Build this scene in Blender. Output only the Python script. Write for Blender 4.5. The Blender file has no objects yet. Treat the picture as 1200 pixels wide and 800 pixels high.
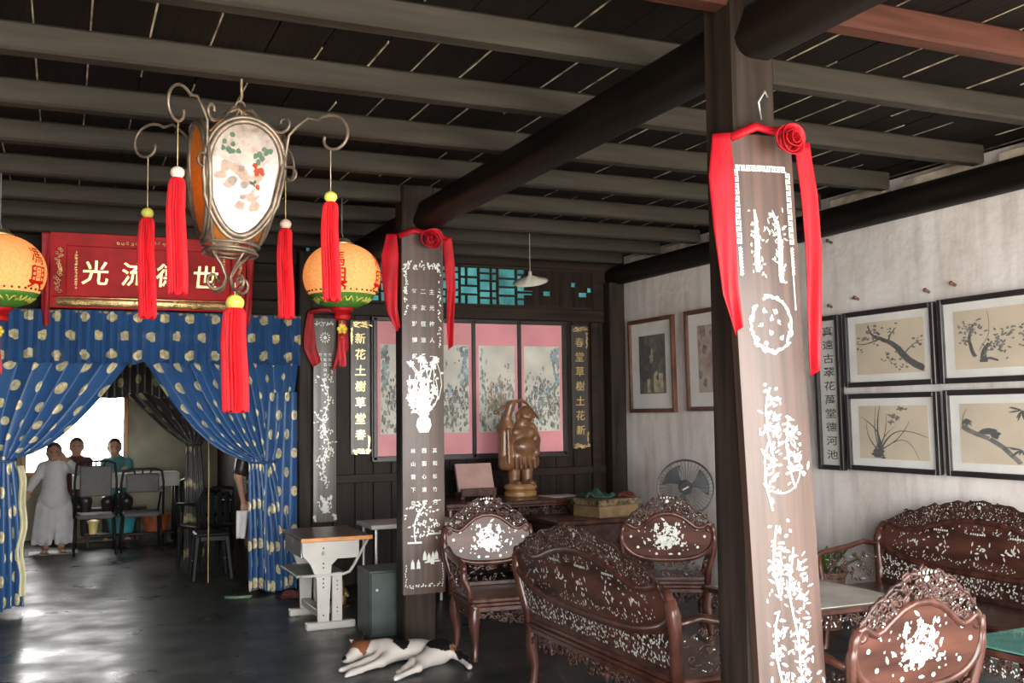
import bpy, bmesh, math, random
import numpy as np
from mathutils import Vector, Matrix

PI = math.pi
scn = bpy.context.scene
COL = scn.collection

# ------------------------------------------------------------------ camera
def make_camera():
    a, p, r = math.radians(23.7), math.radians(3.95), math.radians(-0.7)
    F = Vector((math.sin(a)*math.cos(p), math.cos(a)*math.cos(p), math.sin(p)))
    R = Vector((math.cos(a), -math.sin(a), 0)); U = R.cross(F)
    R2 = R*math.cos(r)+U*math.sin(r); U2 = U*math.cos(r)-R*math.sin(r)
    cd = bpy.data.cameras.new('camera'); cd.sensor_width = 36; cd.lens = 36.0; cd.sensor_fit = 'HORIZONTAL'
    cd.clip_start = 0.05
    co = bpy.data.objects.new('camera', cd); COL.objects.link(co)
    M = Matrix((R2, U2, -F)).transposed().to_4x4(); M.translation = (0, 0, 1.55)
    co.matrix_world = M
    scn.camera = co
make_camera()

# ------------------------------------------------------------------ world and exposure
w = bpy.data.worlds.new('daylight'); scn.world = w; w.use_nodes = True
bg = w.node_tree.nodes['Background']; bg.inputs[0].default_value = (1.0, 0.985, 0.96, 1); bg.inputs[1].default_value = 7.0
vs = scn.view_settings
vs.view_transform = 'Standard'; vs.look = 'None'; vs.gamma = 1; vs.use_curve_mapping = False; vs.exposure = 1.65

def portal(name, loc, rot, sx, sy):
    l = bpy.data.lights.new(name, 'AREA'); l.shape = 'RECTANGLE'; l.size = sx; l.size_y = sy
    l.cycles.is_portal = True
    o = bpy.data.objects.new(name, l); o.location = loc; o.rotation_euler = rot; COL.objects.link(o)
portal('doorway_front_offscreen', (1.7, -.36, 1.25), (PI/2, 0, 0), 7.0, 2.5)
sl = bpy.data.lights.new('sun_offscreen', 'SUN'); sl.energy = 13; sl.angle = .02; sl.color = (1, .95, .86)
so = bpy.data.objects.new('sun_offscreen', sl); so.rotation_euler = (math.radians(20), math.radians(14), 0); COL.objects.link(so)
portal('back_window_daylight', (0.16, 14.55, 1.33), (-PI/2, 0, 0), 1.2, 1.0)

# ------------------------------------------------------------------ mesh builder
class MB:
    def __init__(s): s.V = []; s.F = []; s.UV = None; s.C = None
    def add(s, V, F):
        n = len(s.V); s.V.extend([tuple(v) for v in V]); s.F.extend([tuple(i+n for i in f) for f in F]); return s
    def box(s, x0, x1, y0, y1, z0, z1):
        V = [(x, y, z) for z in (z0, z1) for y in (y0, y1) for x in (x0, x1)]
        return s.add(V, [(0,2,3,1),(4,5,7,6),(0,1,5,4),(2,6,7,3),(0,4,6,2),(1,3,7,5)])
    def cbox(s, x0, x1, y0, y1, z0, z1, c=0.005, M=None):
        c = min(c, .49*abs(x1-x0), .49*abs(y1-y0), .49*abs(z1-z0))
        bm = bmesh.new(); bmesh.ops.create_cube(bm, size=1)
        for v in bm.verts:
            v.co = ((x0+x1)/2+v.co.x*(x1-x0), (y0+y1)/2+v.co.y*(y1-y0), (z0+z1)/2+v.co.z*(z1-z0))
        bmesh.ops.bevel(bm, geom=bm.edges[:], offset=c, segments=1, affect='EDGES', profile=.5)
        if M is not None: bm.transform(M)
        return s.bm(bm)
    def bm(s, bm):
        bm.verts.index_update(); s.add([v.co[:] for v in bm.verts], [[v.index for v in f.verts] for f in bm.faces]); bm.free(); return s
    def cyl(s, p0, p1, r0, r1=None, n=12): return s.tube([p0, p1], [r0, r0 if r1 is None else r1], n)
    def tube(s, pts, r, n=8, closed=False, caps=True, flat=1.0):
        P = [Vector(p) for p in pts]; m = len(P)
        rr = list(r) if hasattr(r, '__len__') else [r]*m
        T = []
        for i in range(m):
            if closed: t = P[(i+1) % m]-P[i-1]
            else: t = P[min(i+1, m-1)]-P[max(i-1, 0)]
            T.append(t.normalized() if t.length > 1e-9 else Vector((0, 0, 1)))
        u = T[0].orthogonal().normalized(); V = []; F = []
        for i in range(m):
            u = (u-T[i]*u.dot(T[i]))
            u = u.normalized() if u.length > 1e-6 else T[i].orthogonal().normalized()
            v = T[i].cross(u)
            for k in range(n):
                a = 2*PI*k/n; V.append(P[i]+(u*math.cos(a)+v*math.sin(a)*flat)*rr[i])
        L = m if closed else m-1
        for i in range(L):
            for k in range(n):
                a = i*n+k; b = i*n+(k+1) % n; c = ((i+1) % m)*n+(k+1) % n; d = ((i+1) % m)*n+k
                F.append((a, b, c, d))
        if caps and not closed: F.append(tuple(range(n-1, -1, -1))); F.append(tuple((m-1)*n+k for k in range(n)))
        return s.add(V, F)
    def lathe(s, prof, n=24, c=(0, 0, 0), a0=0, a1=2*PI, sx=1, sy=1):
        full = abs(a1-a0-2*PI) < 1e-6; m = n if full else n+1
        V = []; F = []
        for r, z in prof:
            for k in range(m):
                a = a0+(a1-a0)*k/n; V.append((c[0]+r*math.cos(a)*sx, c[1]+r*math.sin(a)*sy, c[2]+z))
        for i in range(len(prof)-1):
            for k in range(n):
                k2 = (k+1) % m; F.append((i*m+k, i*m+k2, (i+1)*m+k2, (i+1)*m+k))
        if full:
            if prof[0][0] > 1e-4: F.append(tuple(range(m-1, -1, -1)))
            if prof[-1][0] > 1e-4: F.append(tuple((len(prof)-1)*m+k for k in range(m)))
        return s.add(V, F)
    def ell(s, c, r, n=10, m=7, R=None):
        V = []; F = []; r = r if hasattr(r, '__len__') else (r, r, r)
        V.append((0, 0, -1))
        for i in range(1, m):
            t = -PI/2+PI*i/m
            for k in range(n): V.append((math.cos(t)*math.cos(2*PI*k/n), math.cos(t)*math.sin(2*PI*k/n), math.sin(t)))
        V.append((0, 0, 1)); top = len(V)-1
        for k in range(n): F.append((0, 1+(k+1) % n, 1+k))
        for i in range(m-2):
            for k in range(n): F.append((1+i*n+k, 1+i*n+(k+1) % n, 1+(i+1)*n+(k+1) % n, 1+(i+1)*n+k))
        for k in range(n): F.append((1+(m-2)*n+k, 1+(m-2)*n+(k+1) % n, top))
        W = []
        for v in V:
            q = Vector((v[0]*r[0], v[1]*r[1], v[2]*r[2]))
            if R is not None: q = R @ q
            W.append(q+Vector(c))
        return s.add(W, F)
    def prism(s, poly, fn, d0, d1):
        n = len(poly); V = [fn(u, v, d0) for u, v in poly]+[fn(u, v, d1) for u, v in poly]
        F = [tuple(range(n-1, -1, -1)), tuple(range(n, 2*n))]+[(i, (i+1) % n, n+(i+1) % n, n+i) for i in range(n)]
        return s.add(V, F)
    def polys(s, P, fn, d=0.0):
        for p in P:
            e = d+.0009*((len(s.V)*0.6180339) % 1.0); s.add([fn(u, v, e) for u, v in p], [tuple(range(len(p)))])
        return s
    def grid(s, fn, nu, nv, uvf=None):
        n0 = len(s.V); V = []; uv = []
        for j in range(nv+1):
            for i in range(nu+1):
                V.append(fn(i/nu, j/nv))
                if uvf: uv.append(uvf(i/nu, j/nv))
        F = [(j*(nu+1)+i, j*(nu+1)+i+1, (j+1)*(nu+1)+i+1, (j+1)*(nu+1)+i) for j in range(nv) for i in range(nu)]
        if uvf:
            s.UV = (s.UV or [])+uv
        return s.add(V, F)
    def xf(s, M):
        s.V = [tuple(M @ Vector(v)) for v in s.V]; return s
    def build(s, name, m, parent=None, smooth=False, colors=None):
        me = bpy.data.meshes.new(name); me.from_pydata(s.V, [], s.F)
        if s.UV and len(s.UV) == len(s.V):
            ul = me.uv_layers.new(name='UVMap'); lv = np.empty(len(me.loops), int); me.loops.foreach_get('vertex_index', lv)
            ul.data.foreach_set('uv', np.array(s.UV, dtype=np.float32)[lv].ravel())
        if colors is not None:
            ca = me.color_attributes.new('Col', 'FLOAT_COLOR', 'POINT')
            ca.data.foreach_set('color', np.array(colors, dtype=np.float32).ravel())
        me.materials.append(m)
        if smooth is True: me.polygons.foreach_set('use_smooth', [True]*len(me.polygons))
        elif smooth:
            me.polygons.foreach_set('use_smooth', [True]*len(me.polygons)); me.set_sharp_from_angle(angle=math.radians(smooth))
        me.update()
        o = bpy.data.objects.new(name, me); COL.objects.link(o)
        if parent: o.parent = parent
        return o

def empty(name, loc=(0, 0, 0), rz=0):
    o = bpy.data.objects.new(name, None); o.location = loc; o.rotation_euler = (0, 0, rz); o.empty_display_size = .1
    COL.objects.link(o); return o
def tag(o, label, cat, group=None):
    o['label'] = label; o['category'] = cat
    if group: o['group'] = group
    return o
def thing(name, label, cat, loc=(0, 0, 0), rz=0, group=None): return tag(empty(name, loc, rz), label, cat, group)
def struct(o): o['kind'] = 'structure'; return o
def copy_tree(o, parent=None):
    c = o.copy(); COL.objects.link(c); c.parent = parent
    for ch in o.children: copy_tree(ch, c)
    return c
def share(o, name, parent, loc):
    c = o.copy(); c.name = name; COL.objects.link(c); c.parent = parent; c.location = loc; return c

# ------------------------------------------------------------------ materials
def nt(m): return m.node_tree.nodes, m.node_tree.links
def mat(name, col, rough=.6, metal=0, var=.25, scale=6, stretch=(1, 1, 1), bump=0, bscale=None, spec=.5, coat=0, col2=None, sheen=0, emit=None, alpha=1, subsurf=0, rvar=0):
    m = bpy.data.materials.new(name); m.use_nodes = True; N, L = nt(m); b = N['Principled BSDF']
    b.inputs['Roughness'].default_value = rough; b.inputs['Metallic'].default_value = metal
    b.inputs['Specular IOR Level'].default_value = spec
    if coat: b.inputs['Coat Weight'].default_value = coat; b.inputs['Coat Roughness'].default_value = .15
    if sheen: b.inputs['Sheen Weight'].default_value = sheen
    if alpha < 1: b.inputs['Alpha'].default_value = alpha
    tc = N.new('ShaderNodeTexCoord'); mp = N.new('ShaderNodeMapping'); mp.inputs['Scale'].default_value = stretch
    L.new(tc.outputs['Object'], mp.inputs['Vector'])
    nz = N.new('ShaderNodeTexNoise'); nz.inputs['Scale'].default_value = scale; nz.inputs['Detail'].default_value = 6
    L.new(mp.outputs[0], nz.inputs['Vector'])
    c2 = col2 if col2 else tuple(max(0, c*(1-var*1.6)) for c in col); c1 = col if col2 else tuple(min(1, c*(1+var)) for c in col)
    rp = N.new('ShaderNodeValToRGB'); rp.color_ramp.elements[0].position = .32; rp.color_ramp.elements[1].position = .68
    rp.color_ramp.elements[0].color = (*c2, 1); rp.color_ramp.elements[1].color = (*c1, 1)
    L.new(nz.outputs[0], rp.inputs[0]); L.new(rp.outputs[0], b.inputs['Base Color'])
    if rvar:
        mr = N.new('ShaderNodeMapRange'); mr.inputs['To Min'].default_value = max(0.02, rough-rvar); mr.inputs['To Max'].default_value = rough+rvar
        L.new(nz.outputs[0], mr.inputs['Value']); L.new(mr.outputs[0], b.inputs['Roughness'])
    if bump:
        bp = N.new('ShaderNodeBump'); bp.inputs['Strength'].default_value = bump; bp.inputs['Distance'].default_value = .01
        n2 = nz
        if bscale:
            n2 = N.new('ShaderNodeTexNoise'); n2.inputs['Scale'].default_value = bscale; n2.inputs['Detail'].default_value = 5; L.new(mp.outputs[0], n2.inputs['Vector'])
        L.new(n2.outputs[0], bp.inputs['Height']); L.new(bp.outputs[0], b.inputs['Normal'])
    if emit:
        b.inputs['Emission Color'].default_value = (*emit[0], 1); b.inputs['Emission Strength'].default_value = emit[1]
    return m

M = {}
M['beam'] = mat('weathered_beam', (.026, .021, .017), .62, var=.3, scale=5, stretch=(.25, 3, 3), bump=.3, spec=.16)
M['joist'] = mat('grey_brown_joist', (.052, .045, .036), .6, var=.3, scale=4, stretch=(.3, 3, 4), bump=.3, col2=(.028, .023, .018), spec=.16)
M['mainbeam'] = mat('black_brown_beam', (.011, .008, .006), .5, var=.35, scale=4, stretch=(3, .3, 3), bump=.25, spec=.16)
M['plank'] = mat('dark_ceiling_plank', (.010, .0065, .005), .75, var=.4, scale=3, stretch=(4, .4, 4), bump=.3, spec=.16)
M['caulk'] = mat('pale_seam_filler', (.45, .37, .27), .9, var=.5, scale=9)
M['post'] = mat('dark_post_wood', (.029, .020, .015), .55, var=.35, scale=5, stretch=(4, 4, .3), bump=.3, spec=.16)
M['wallwood'] = mat('dark_wall_wood', (.022, .014, .010), .5, var=.35, scale=5, stretch=(4, 4, .3), bump=.25, spec=.16)
M['rail'] = mat('dark_rail_wood', (.026, .017, .012), .5, var=.3, scale=5, stretch=(.3, 4, 4), bump=.2, spec=.16)
M['board'] = mat('brown_board_wood', (.066, .036, .027), .46, var=.3, scale=3, stretch=(8, 8, .35), bump=.1, coat=.12)
M['boardgrey'] = mat('grey_board_wood', (.10, .08, .07), .4, var=.3, scale=3, stretch=(8, 8, .35), bump=.1, coat=.2)
M['blackboard'] = mat('black_lacquer_board', (.045, .038, .034), .4, var=.3, scale=4, stretch=(6, 6, .4), coat=.2)
M['pearl'] = mat('mother_of_pearl', (.74, .72, .67), .22, var=.12, scale=40, coat=.3, col2=(.50, .56, .52))
M['gold'] = mat('gilt', (.78, .58, .27), .32, metal=.85, var=.25, scale=12, bump=.2)
M['goldpaint'] = mat('gold_paint', (.80, .62, .25), .4, metal=.4, var=.2, scale=20)
M['red'] = mat('red_lacquer', (.46, .007, .010), .5, var=.2, scale=5, spec=.2)
M['redcloth'] = mat('red_satin', (.40, .006, .014), .5, var=.15, scale=8, spec=.25)
M['reddark'] = mat('dark_red_cloth', (.45, .012, .02), .6, var=.2, scale=8)
M['tassel'] = mat('scarlet_tassel', (.60, .010, .018), .65, var=.3, scale=30, stretch=(4, 4, .2), spec=.2)
M['rosewood'] = mat('dark_rosewood', (.075, .028, .020), .32, var=.35, scale=6, stretch=(3, 3, .6), coat=.25, bump=.06, spec=.35)
M['rosewood2'] = mat('carved_rosewood', (.06, .028, .022), .4, var=.35, scale=14, coat=.15, spec=.35)
M['rosepanel'] = mat('polished_rosewood_panel', (.066, .025, .017), .42, var=.45, scale=4, stretch=(.6, 3, 3), coat=.10, spec=.3)
M['plaster'] = None
M['brass'] = mat('aged_brass', (.50, .38, .20), .42, metal=.8, var=.3, scale=20)
M['iron'] = mat('bronzed_iron', (.22, .17, .125), .45, metal=.55, var=.3, scale=15)
M['black'] = mat('black_plastic', (.012, .012, .013), .5, var=.2, spec=.25)
M['blackframe'] = mat('black_frame', (.03, .025, .025), .35, var=.2)
M['brownframe'] = mat('brown_frame', (.13, .055, .03), .4, var=.3, scale=8)
M['mount'] = mat('white_mount', (.78, .77, .74), .7, var=.05)
M['paper'] = mat('aged_paper', (.62, .52, .38), .7, var=.1, scale=3)
M['paperw'] = mat('pale_paper', (.66, .66, .62), .7, var=.08, scale=3)
M['ink'] = mat('black_ink', (.035, .03, .028), .7, var=.3, scale=12)
M['inkgrey'] = mat('grey_ink', (.14, .125, .11), .7, var=.4, scale=12)
M['pink'] = mat('pink_silk_mount', (.72, .23, .27), .5, var=.1, scale=3)
M['white'] = mat('white_enamel', (.46, .44, .41), .4, var=.06)
M['desktop'] = mat('brown_desktop', (.17, .105, .07), .3, var=.25, scale=4, stretch=(4, .4, 4), coat=.2)
M['orange'] = mat('orange_edge_band', (.62, .26, .07), .45, var=.15)
M['steel'] = mat('grey_metal', (.42, .43, .43), .35, metal=.7, var=.1)
M['greencab'] = mat('dark_green_cabinet', (.035, .05, .045), .45, var=.25)
M['stone'] = mat('pale_stone_top', (.46, .43, .39), .22, var=.12, scale=5)
M['skin'] = mat('skin', (.42, .24, .16), .55, var=.08, subsurf=.1)
M['hair'] = mat('black_hair', (.02, .016, .014), .5, var=.3)
M['whitecloth'] = mat('white_cotton', (.55, .54, .55), .8, var=.06, scale=10)
M['statue'] = mat('carved_boxwood', (.24, .115, .055), .38, var=.35, scale=9, coat=.3, col2=(.10, .045, .022))
M['statuebase'] = mat('honey_wood_base', (.36, .19, .075), .4, var=.3, scale=7, coat=.2)
M['leaf'] = mat('green_leaf', (.06, .14, .03), .45, var=.4)
M['terracotta'] = mat('brown_pot', (.16, .09, .06), .6, var=.3)
M['yellowbead'] = mat('yellow_green_bead', (.62, .60, .10), .35, var=.25)
M['creambead'] = mat('cream_bead', (.80, .60, .48), .4, var=.15)

def ramp_color(N, L, fac, cols):
    rp = N.new('ShaderNodeValToRGB'); e = rp.color_ramp.elements
    e[0].position = cols[0][0]; e[0].color = (*cols[0][1], 1); e[1].position = cols[-1][0]; e[1].color = (*cols[-1][1], 1)
    for p, c in cols[1:-1]:
        q = e.new(p); q.color = (*c, 1)
    L.new(fac, rp.inputs[0]); return rp

def plaster():
    m = bpy.data.materials.new('old_white_plaster'); m.use_nodes = True; N, L = nt(m); b = N['Principled BSDF']; b.inputs['Roughness'].default_value = .9
    tc = N.new('ShaderNodeTexCoord')
    n1 = N.new('ShaderNodeTexNoise'); n1.inputs['Scale'].default_value = 1.3; n1.inputs['Detail'].default_value = 9; n1.inputs['Roughness'].default_value = .68
    L.new(tc.outputs['Object'], n1.inputs['Vector'])
    r1 = ramp_color(N, L, n1.outputs[0], [(.30, (.68, .61, .57)), (.48, (.81, .76, .73)), (.7, (.87, .84, .82))])
    mp = N.new('ShaderNodeMapping'); mp.inputs['Scale'].default_value = (3, 3, .5); L.new(tc.outputs['Object'], mp.inputs['Vector'])
    n2 = N.new('ShaderNodeTexNoise'); n2.inputs['Scale'].default_value = 3; n2.inputs['Detail'].default_value = 8; L.new(mp.outputs[0], n2.inputs['Vector'])
    r2 = ramp_color(N, L, n2.outputs[0], [(.32, (.62, .57, .52)), (.55, (1, 1, 1))])
    mx = N.new('ShaderNodeMix'); mx.data_type = 'RGBA'; mx.blend_type = 'MULTIPLY'; mx.inputs[0].default_value = .5
    L.new(r1.outputs[0], mx.inputs[6]); L.new(r2.outputs[0], mx.inputs[7]); L.new(mx.outputs[2], b.inputs['Base Color'])
    n3 = N.new('ShaderNodeTexNoise'); n3.inputs['Scale'].default_value = 14; n3.inputs['Detail'].default_value = 8; L.new(tc.outputs['Object'], n3.inputs['Vector'])
    bp = N.new('ShaderNodeBump'); bp.inputs['Strength'].default_value = .35; bp.inputs['Distance'].default_value = .02
    L.new(n3.outputs[0], bp.inputs['Height']); L.new(bp.outputs[0], b.inputs['Normal'])
    return m
M['plaster'] = plaster()

def floor_mat():
    m = bpy.data.materials.new('polished_dark_cement'); m.use_nodes = True; N, L = nt(m); b = N['Principled BSDF']
    tc = N.new('ShaderNodeTexCoord')
    n1 = N.new('ShaderNodeTexNoise'); n1.inputs['Scale'].default_value = .9; n1.inputs['Detail'].default_value = 10; n1.inputs['Roughness'].default_value = .65
    mp = N.new('ShaderNodeMapping'); mp.inputs['Scale'].default_value = (.7, 1.3, 1); L.new(tc.outputs['Object'], mp.inputs['Vector']); L.new(mp.outputs[0], n1.inputs['Vector'])
    r1 = ramp_color(N, L, n1.outputs[0], [(.32, (.016, .022, .024)), (.5, (.038, .045, .045)), (.62, (.075, .078, .070)), (.75, (.14, .135, .12))])
    L.new(r1.outputs[0], b.inputs['Base Color'])
    n2 = N.new('ShaderNodeTexNoise'); n2.inputs['Scale'].default_value = 2.6; n2.inputs['Detail'].default_value = 8; L.new(tc.outputs['Object'], n2.inputs['Vector'])
    mr = N.new('ShaderNodeMapRange'); mr.inputs['From Min'].default_value = .3; mr.inputs['From Max'].default_value = .7
    mr.inputs['To Min'].default_value = .22; mr.inputs['To Max'].default_value = .50; b.inputs['Specular IOR Level'].default_value = .38; L.new(n2.outputs[0], mr.inputs['Value']); L.new(mr.outputs[0], b.inputs['Roughness'])
    bp = N.new('ShaderNodeBump'); bp.inputs['Strength'].default_value = .35; bp.inputs['Distance'].default_value = .015
    n3 = N.new('ShaderNodeTexNoise'); n3.inputs['Scale'].default_value = 3.2; n3.inputs['Detail'].default_value = 3; L.new(tc.outputs['Object'], n3.inputs['Vector'])
    L.new(n3.outputs[0], bp.inputs['Height']); L.new(bp.outputs[0], b.inputs['Normal'])
    return m
M['floor'] = floor_mat()

def dotted(name, base, dot, su=.27, sv=.17, r=.046, rough=.45):
    m = bpy.data.materials.new(name); m.use_nodes = True; N, L = nt(m); b = N['Principled BSDF']
    uv = N.new('ShaderNodeUVMap'); uv.uv_map = 'UVMap'; sp = N.new('ShaderNodeSeparateXYZ'); L.new(uv.outputs[0], sp.inputs[0])
    def mth(op, a, bb=None):
        n = N.new('ShaderNodeMath'); n.operation = op
        for i, q in enumerate((a, bb)):
            if q is None: continue
            if isinstance(q, (int, float)): n.inputs[i].default_value = q
            else: L.new(q, n.inputs[i])
        return n.outputs[0]
    vr = mth('DIVIDE', sp.outputs[1], sv); row = mth('FLOOR', vr); fv = mth('MULTIPLY', mth('SUBTRACT', mth('SUBTRACT', vr, row), .5), sv)
    off = mth('MULTIPLY', mth('MODULO', row, 2.0), .5)
    uu = mth('ADD', mth('DIVIDE', sp.outputs[0], su), off); fu = mth('MULTIPLY', mth('SUBTRACT', mth('FRACT', uu), .5), su)
    d = mth('SQRT', mth('ADD', mth('MULTIPLY', fu, fu), mth('MULTIPLY', fv, fv)))
    k = mth('LESS_THAN', d, r)
    tcn = N.new('ShaderNodeTexCoord'); nz = N.new('ShaderNodeTexNoise'); nz.inputs['Scale'].default_value = 30; L.new(tcn.outputs['Object'], nz.inputs['Vector'])
    gr = ramp_color(N, L, nz.outputs[0], [(.35, tuple(c*.55 for c in dot)), (.65, dot)])
    mx = N.new('ShaderNodeMix'); mx.data_type = 'RGBA'; L.new(k, mx.inputs[0]); mx.inputs[6].default_value = (*base, 1); L.new(gr.outputs[0], mx.inputs[7])
    L.new(mx.outputs[2], b.inputs['Base Color']); L.new(mth('MULTIPLY', k, .12), b.inputs['Metallic'])
    b.inputs['Roughness'].default_value = rough; b.inputs['Sheen Weight'].default_value = .04
    return m
M['blue'] = dotted('blue_satin_gold_dots', (.022, .085, .23), (.80, .70, .42))
M['darkdots'] = dotted('dark_satin_gold_dots', (.035, .03, .028), (.42, .36, .2))
M['lining'] = mat('cream_lining', (.62, .58, .36), .7, var=.15)

def paper_lantern(name, col, tr=.7):
    m = bpy.data.materials.new(name); m.use_nodes = True; N, L = nt(m); N.remove(N['Principled BSDF']); out = N['Material Output']
    tc = N.new('ShaderNodeTexCoord'); nz = N.new('ShaderNodeTexNoise'); nz.inputs['Scale'].default_value = 60; L.new(tc.outputs['Object'], nz.inputs['Vector'])
    rp = ramp_color(N, L, nz.outputs[0], [(.3, tuple(c*.75 for c in col)), (.7, col)])
    d = N.new('ShaderNodeBsdfDiffuse'); t = N.new('ShaderNodeBsdfTranslucent'); x = N.new('ShaderNodeMixShader'); x.inputs[0].default_value = tr
    L.new(rp.outputs[0], d.inputs[0]); L.new(rp.outputs[0], t.inputs[0]); L.new(d.outputs[0], x.inputs[1]); L.new(t.outputs[0], x.inputs[2]); L.new(x.outputs[0], out.inputs[0])
    return m
M['lanternpaper'] = paper_lantern('peach_lantern_silk', (.90, .50, .28), .5)
M['greenpaper'] = paper_lantern('green_lantern_band', (.16, .42, .08), .4)
M['bulb'] = mat('lit_bulb', (1, .85, .5), .5, var=0, emit=((1, .72, .30), 12))

def glass_mat(name, col, rough=.02, alpha=.25):
    m = bpy.data.materials.new(name); m.use_nodes = True; N, L = nt(m); b = N['Principled BSDF']
    b.inputs['Base Color'].default_value = (*col, 1); b.inputs['Roughness'].default_value = rough; b.inputs['Alpha'].default_value = alpha
    b.inputs['Specular IOR Level'].default_value = .6
    return m
M['glass'] = glass_mat('picture_glass', (.9, .92, .92), .03, .06)
M['tealglass'] = glass_mat('teal_glass', (.10, .32, .27), .05, .8)

# ------------------------------------------------------------------ 2-D motifs
def leaf(cx, cy, a, l, wd):
    ca, sa = math.cos(a), math.sin(a); o = []
    for t, k in ((0, 0), (.25, .8), (.55, 1), (.85, .5), (1, 0), (.85, -.5), (.55, -1), (.25, -.8)):
        x, y = t*l, k*wd; o.append((cx+x*ca-y*sa, cy+x*sa+y*ca))
    return o
def disc(cx, cy, r, n=10, ry=None): return [(cx+r*math.cos(2*PI*i/n), cy+(ry or r)*math.sin(2*PI*i/n)) for i in range(n)]
def blob(cx, cy, r, rng, n=9): return [(cx+r*math.cos(2*PI*i/n)*rng.uniform(.6, 1.2), cy+r*math.sin(2*PI*i/n)*rng.uniform(.6, 1.2)) for i in range(n)]
def flower(cx, cy, r, n=5, a0=0): return [leaf(cx, cy, a0+2*PI*i/n, r, r*.33) for i in range(n)]
def ribbon(pts, wd):
    n = len(pts); ws = list(wd) if hasattr(wd, '__len__') else [wd]*n; o = []
    side = []
    for i in range(n):
        a = pts[max(i-1, 0)]; b = pts[min(i+1, n-1)]; dx, dy = b[0]-a[0], b[1]-a[1]; l = math.hypot(dx, dy) or 1
        side.append((-dy/l*ws[i]/2, dx/l*ws[i]/2))
    for i in range(n-1):
        p, q, s1, s2 = pts[i], pts[i+1], side[i], side[i+1]
        o.append([(p[0]-s1[0], p[1]-s1[1]), (q[0]-s2[0], q[1]-s2[1]), (q[0]+s2[0], q[1]+s2[1]), (p[0]+s1[0], p[1]+s1[1])])
    return o
def rect(x0, x1, y0, y1): return [(x0, y0), (x1, y0), (x1, y1), (x0, y1)]
def curve_pts(p0, p1, bend, n=7, rng=None, jit=0):
    dx, dy = p1[0]-p0[0], p1[1]-p0[1]; o = []
    for i in range(n):
        t = i/(n-1); k = bend*math.sin(PI*t)
        o.append((p0[0]+dx*t-dy*k+(rng.uniform(-jit, jit) if rng else 0), p0[1]+dy*t+dx*k+(rng.uniform(-jit, jit) if rng else 0)))
    return o
def spray(cx, cy, wd, h, rng, n=12, lf=.02):
    o = []
    for i in range(n):
        tx = cx+rng.uniform(-.5, .5)*wd; ty = cy+rng.uniform(.15, 1)*h
        P = curve_pts((cx+rng.uniform(-.06, .06)*wd, cy), (tx, ty), rng.uniform(-.25, .25), 6)
        o += ribbon(P, lf*.16)
        for k in range(2, 6):
            if rng.random() < .75: o.append(leaf(P[k][0], P[k][1], rng.uniform(0, 2*PI), lf*rng.uniform(.6, 1.1), lf*.24))
        if rng.random() < .65: o += flower(tx, ty, lf*rng.uniform(.45, .8), rng.choice((5, 6)), rng.uniform(0, 1))
    return o
def vase(cx, cy, wd, h):
    L = [(-.3, 0), (-.5, .35), (-.42, .7), (-.25, .82), (-.4, 1), (.4, 1), (.25, .82), (.42, .7), (.5, .35), (.3, 0)]
    return [[(cx+a*wd, cy+b*h) for a, b in L]]
def fret(x0, y0, nx, st, lw, vert=False):
    o = []
    for i in range(nx):
        b = i*st
        segs = [(0, 0, .8, 0), (.8, 0, .8, .75), (.8, .75, .25, .75), (.25, .75, .25, .35), (.25, .35, .55, .35)]
        for (a, c, d, e) in segs:
            x1, x2 = sorted((a, d)); y1, y2 = sorted((c, e))
            if i % 2: x1, x2 = x1, x2; y1, y2 = .75-y2, .75-y1
            q = (x1*st-lw/2, x2*st+lw/2, y1*st-lw/2, y2*st+lw/2)
            if vert: o.append(rect(x0+q[2], x0+q[3], y0-b-q[1], y0-b-q[0]))
            else: o.append(rect(x0+b+q[0], x0+b+q[1], y0+q[2], y0+q[3]))
    return o

GL = {}
def glyph(ch):
    if ch in GL: return GL[ch]
    c = bpy.data.curves.new('glyph', 'FONT'); c.body = ch; c.resolution_u = 2; c.offset = .010
    o = bpy.data.objects.new('glyph', c); COL.objects.link(o)
    dg = bpy.context.evaluated_depsgraph_get(); dg.update(); me = bpy.data.meshes.new_from_object(o.evaluated_get(dg))
    P = np.array([v.co[:2] for v in me.vertices]); F = [tuple(p.vertices) for p in me.polygons]
    bpy.data.objects.remove(o); bpy.data.curves.remove(c); bpy.data.meshes.remove(me)
    if len(P) == 0: P = np.array([[0, 0], [1, 0], [1, 1], [0, 1]]); F = [(0, 1, 2, 3)]
    mid = (P.min(0)+P.max(0))/2; sz = max(P.max(0)-P.min(0)); P = (P-mid)/sz
    GL[ch] = (P, F); return GL[ch]
def glyph_polys(ch, cx, cy, s, slant=0, sx=1):
    P, F = glyph(ch); return [[(cx+(P[i][0]*sx+slant*P[i][1])*s, cy+P[i][1]*s) for i in f] for f in F]

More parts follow.
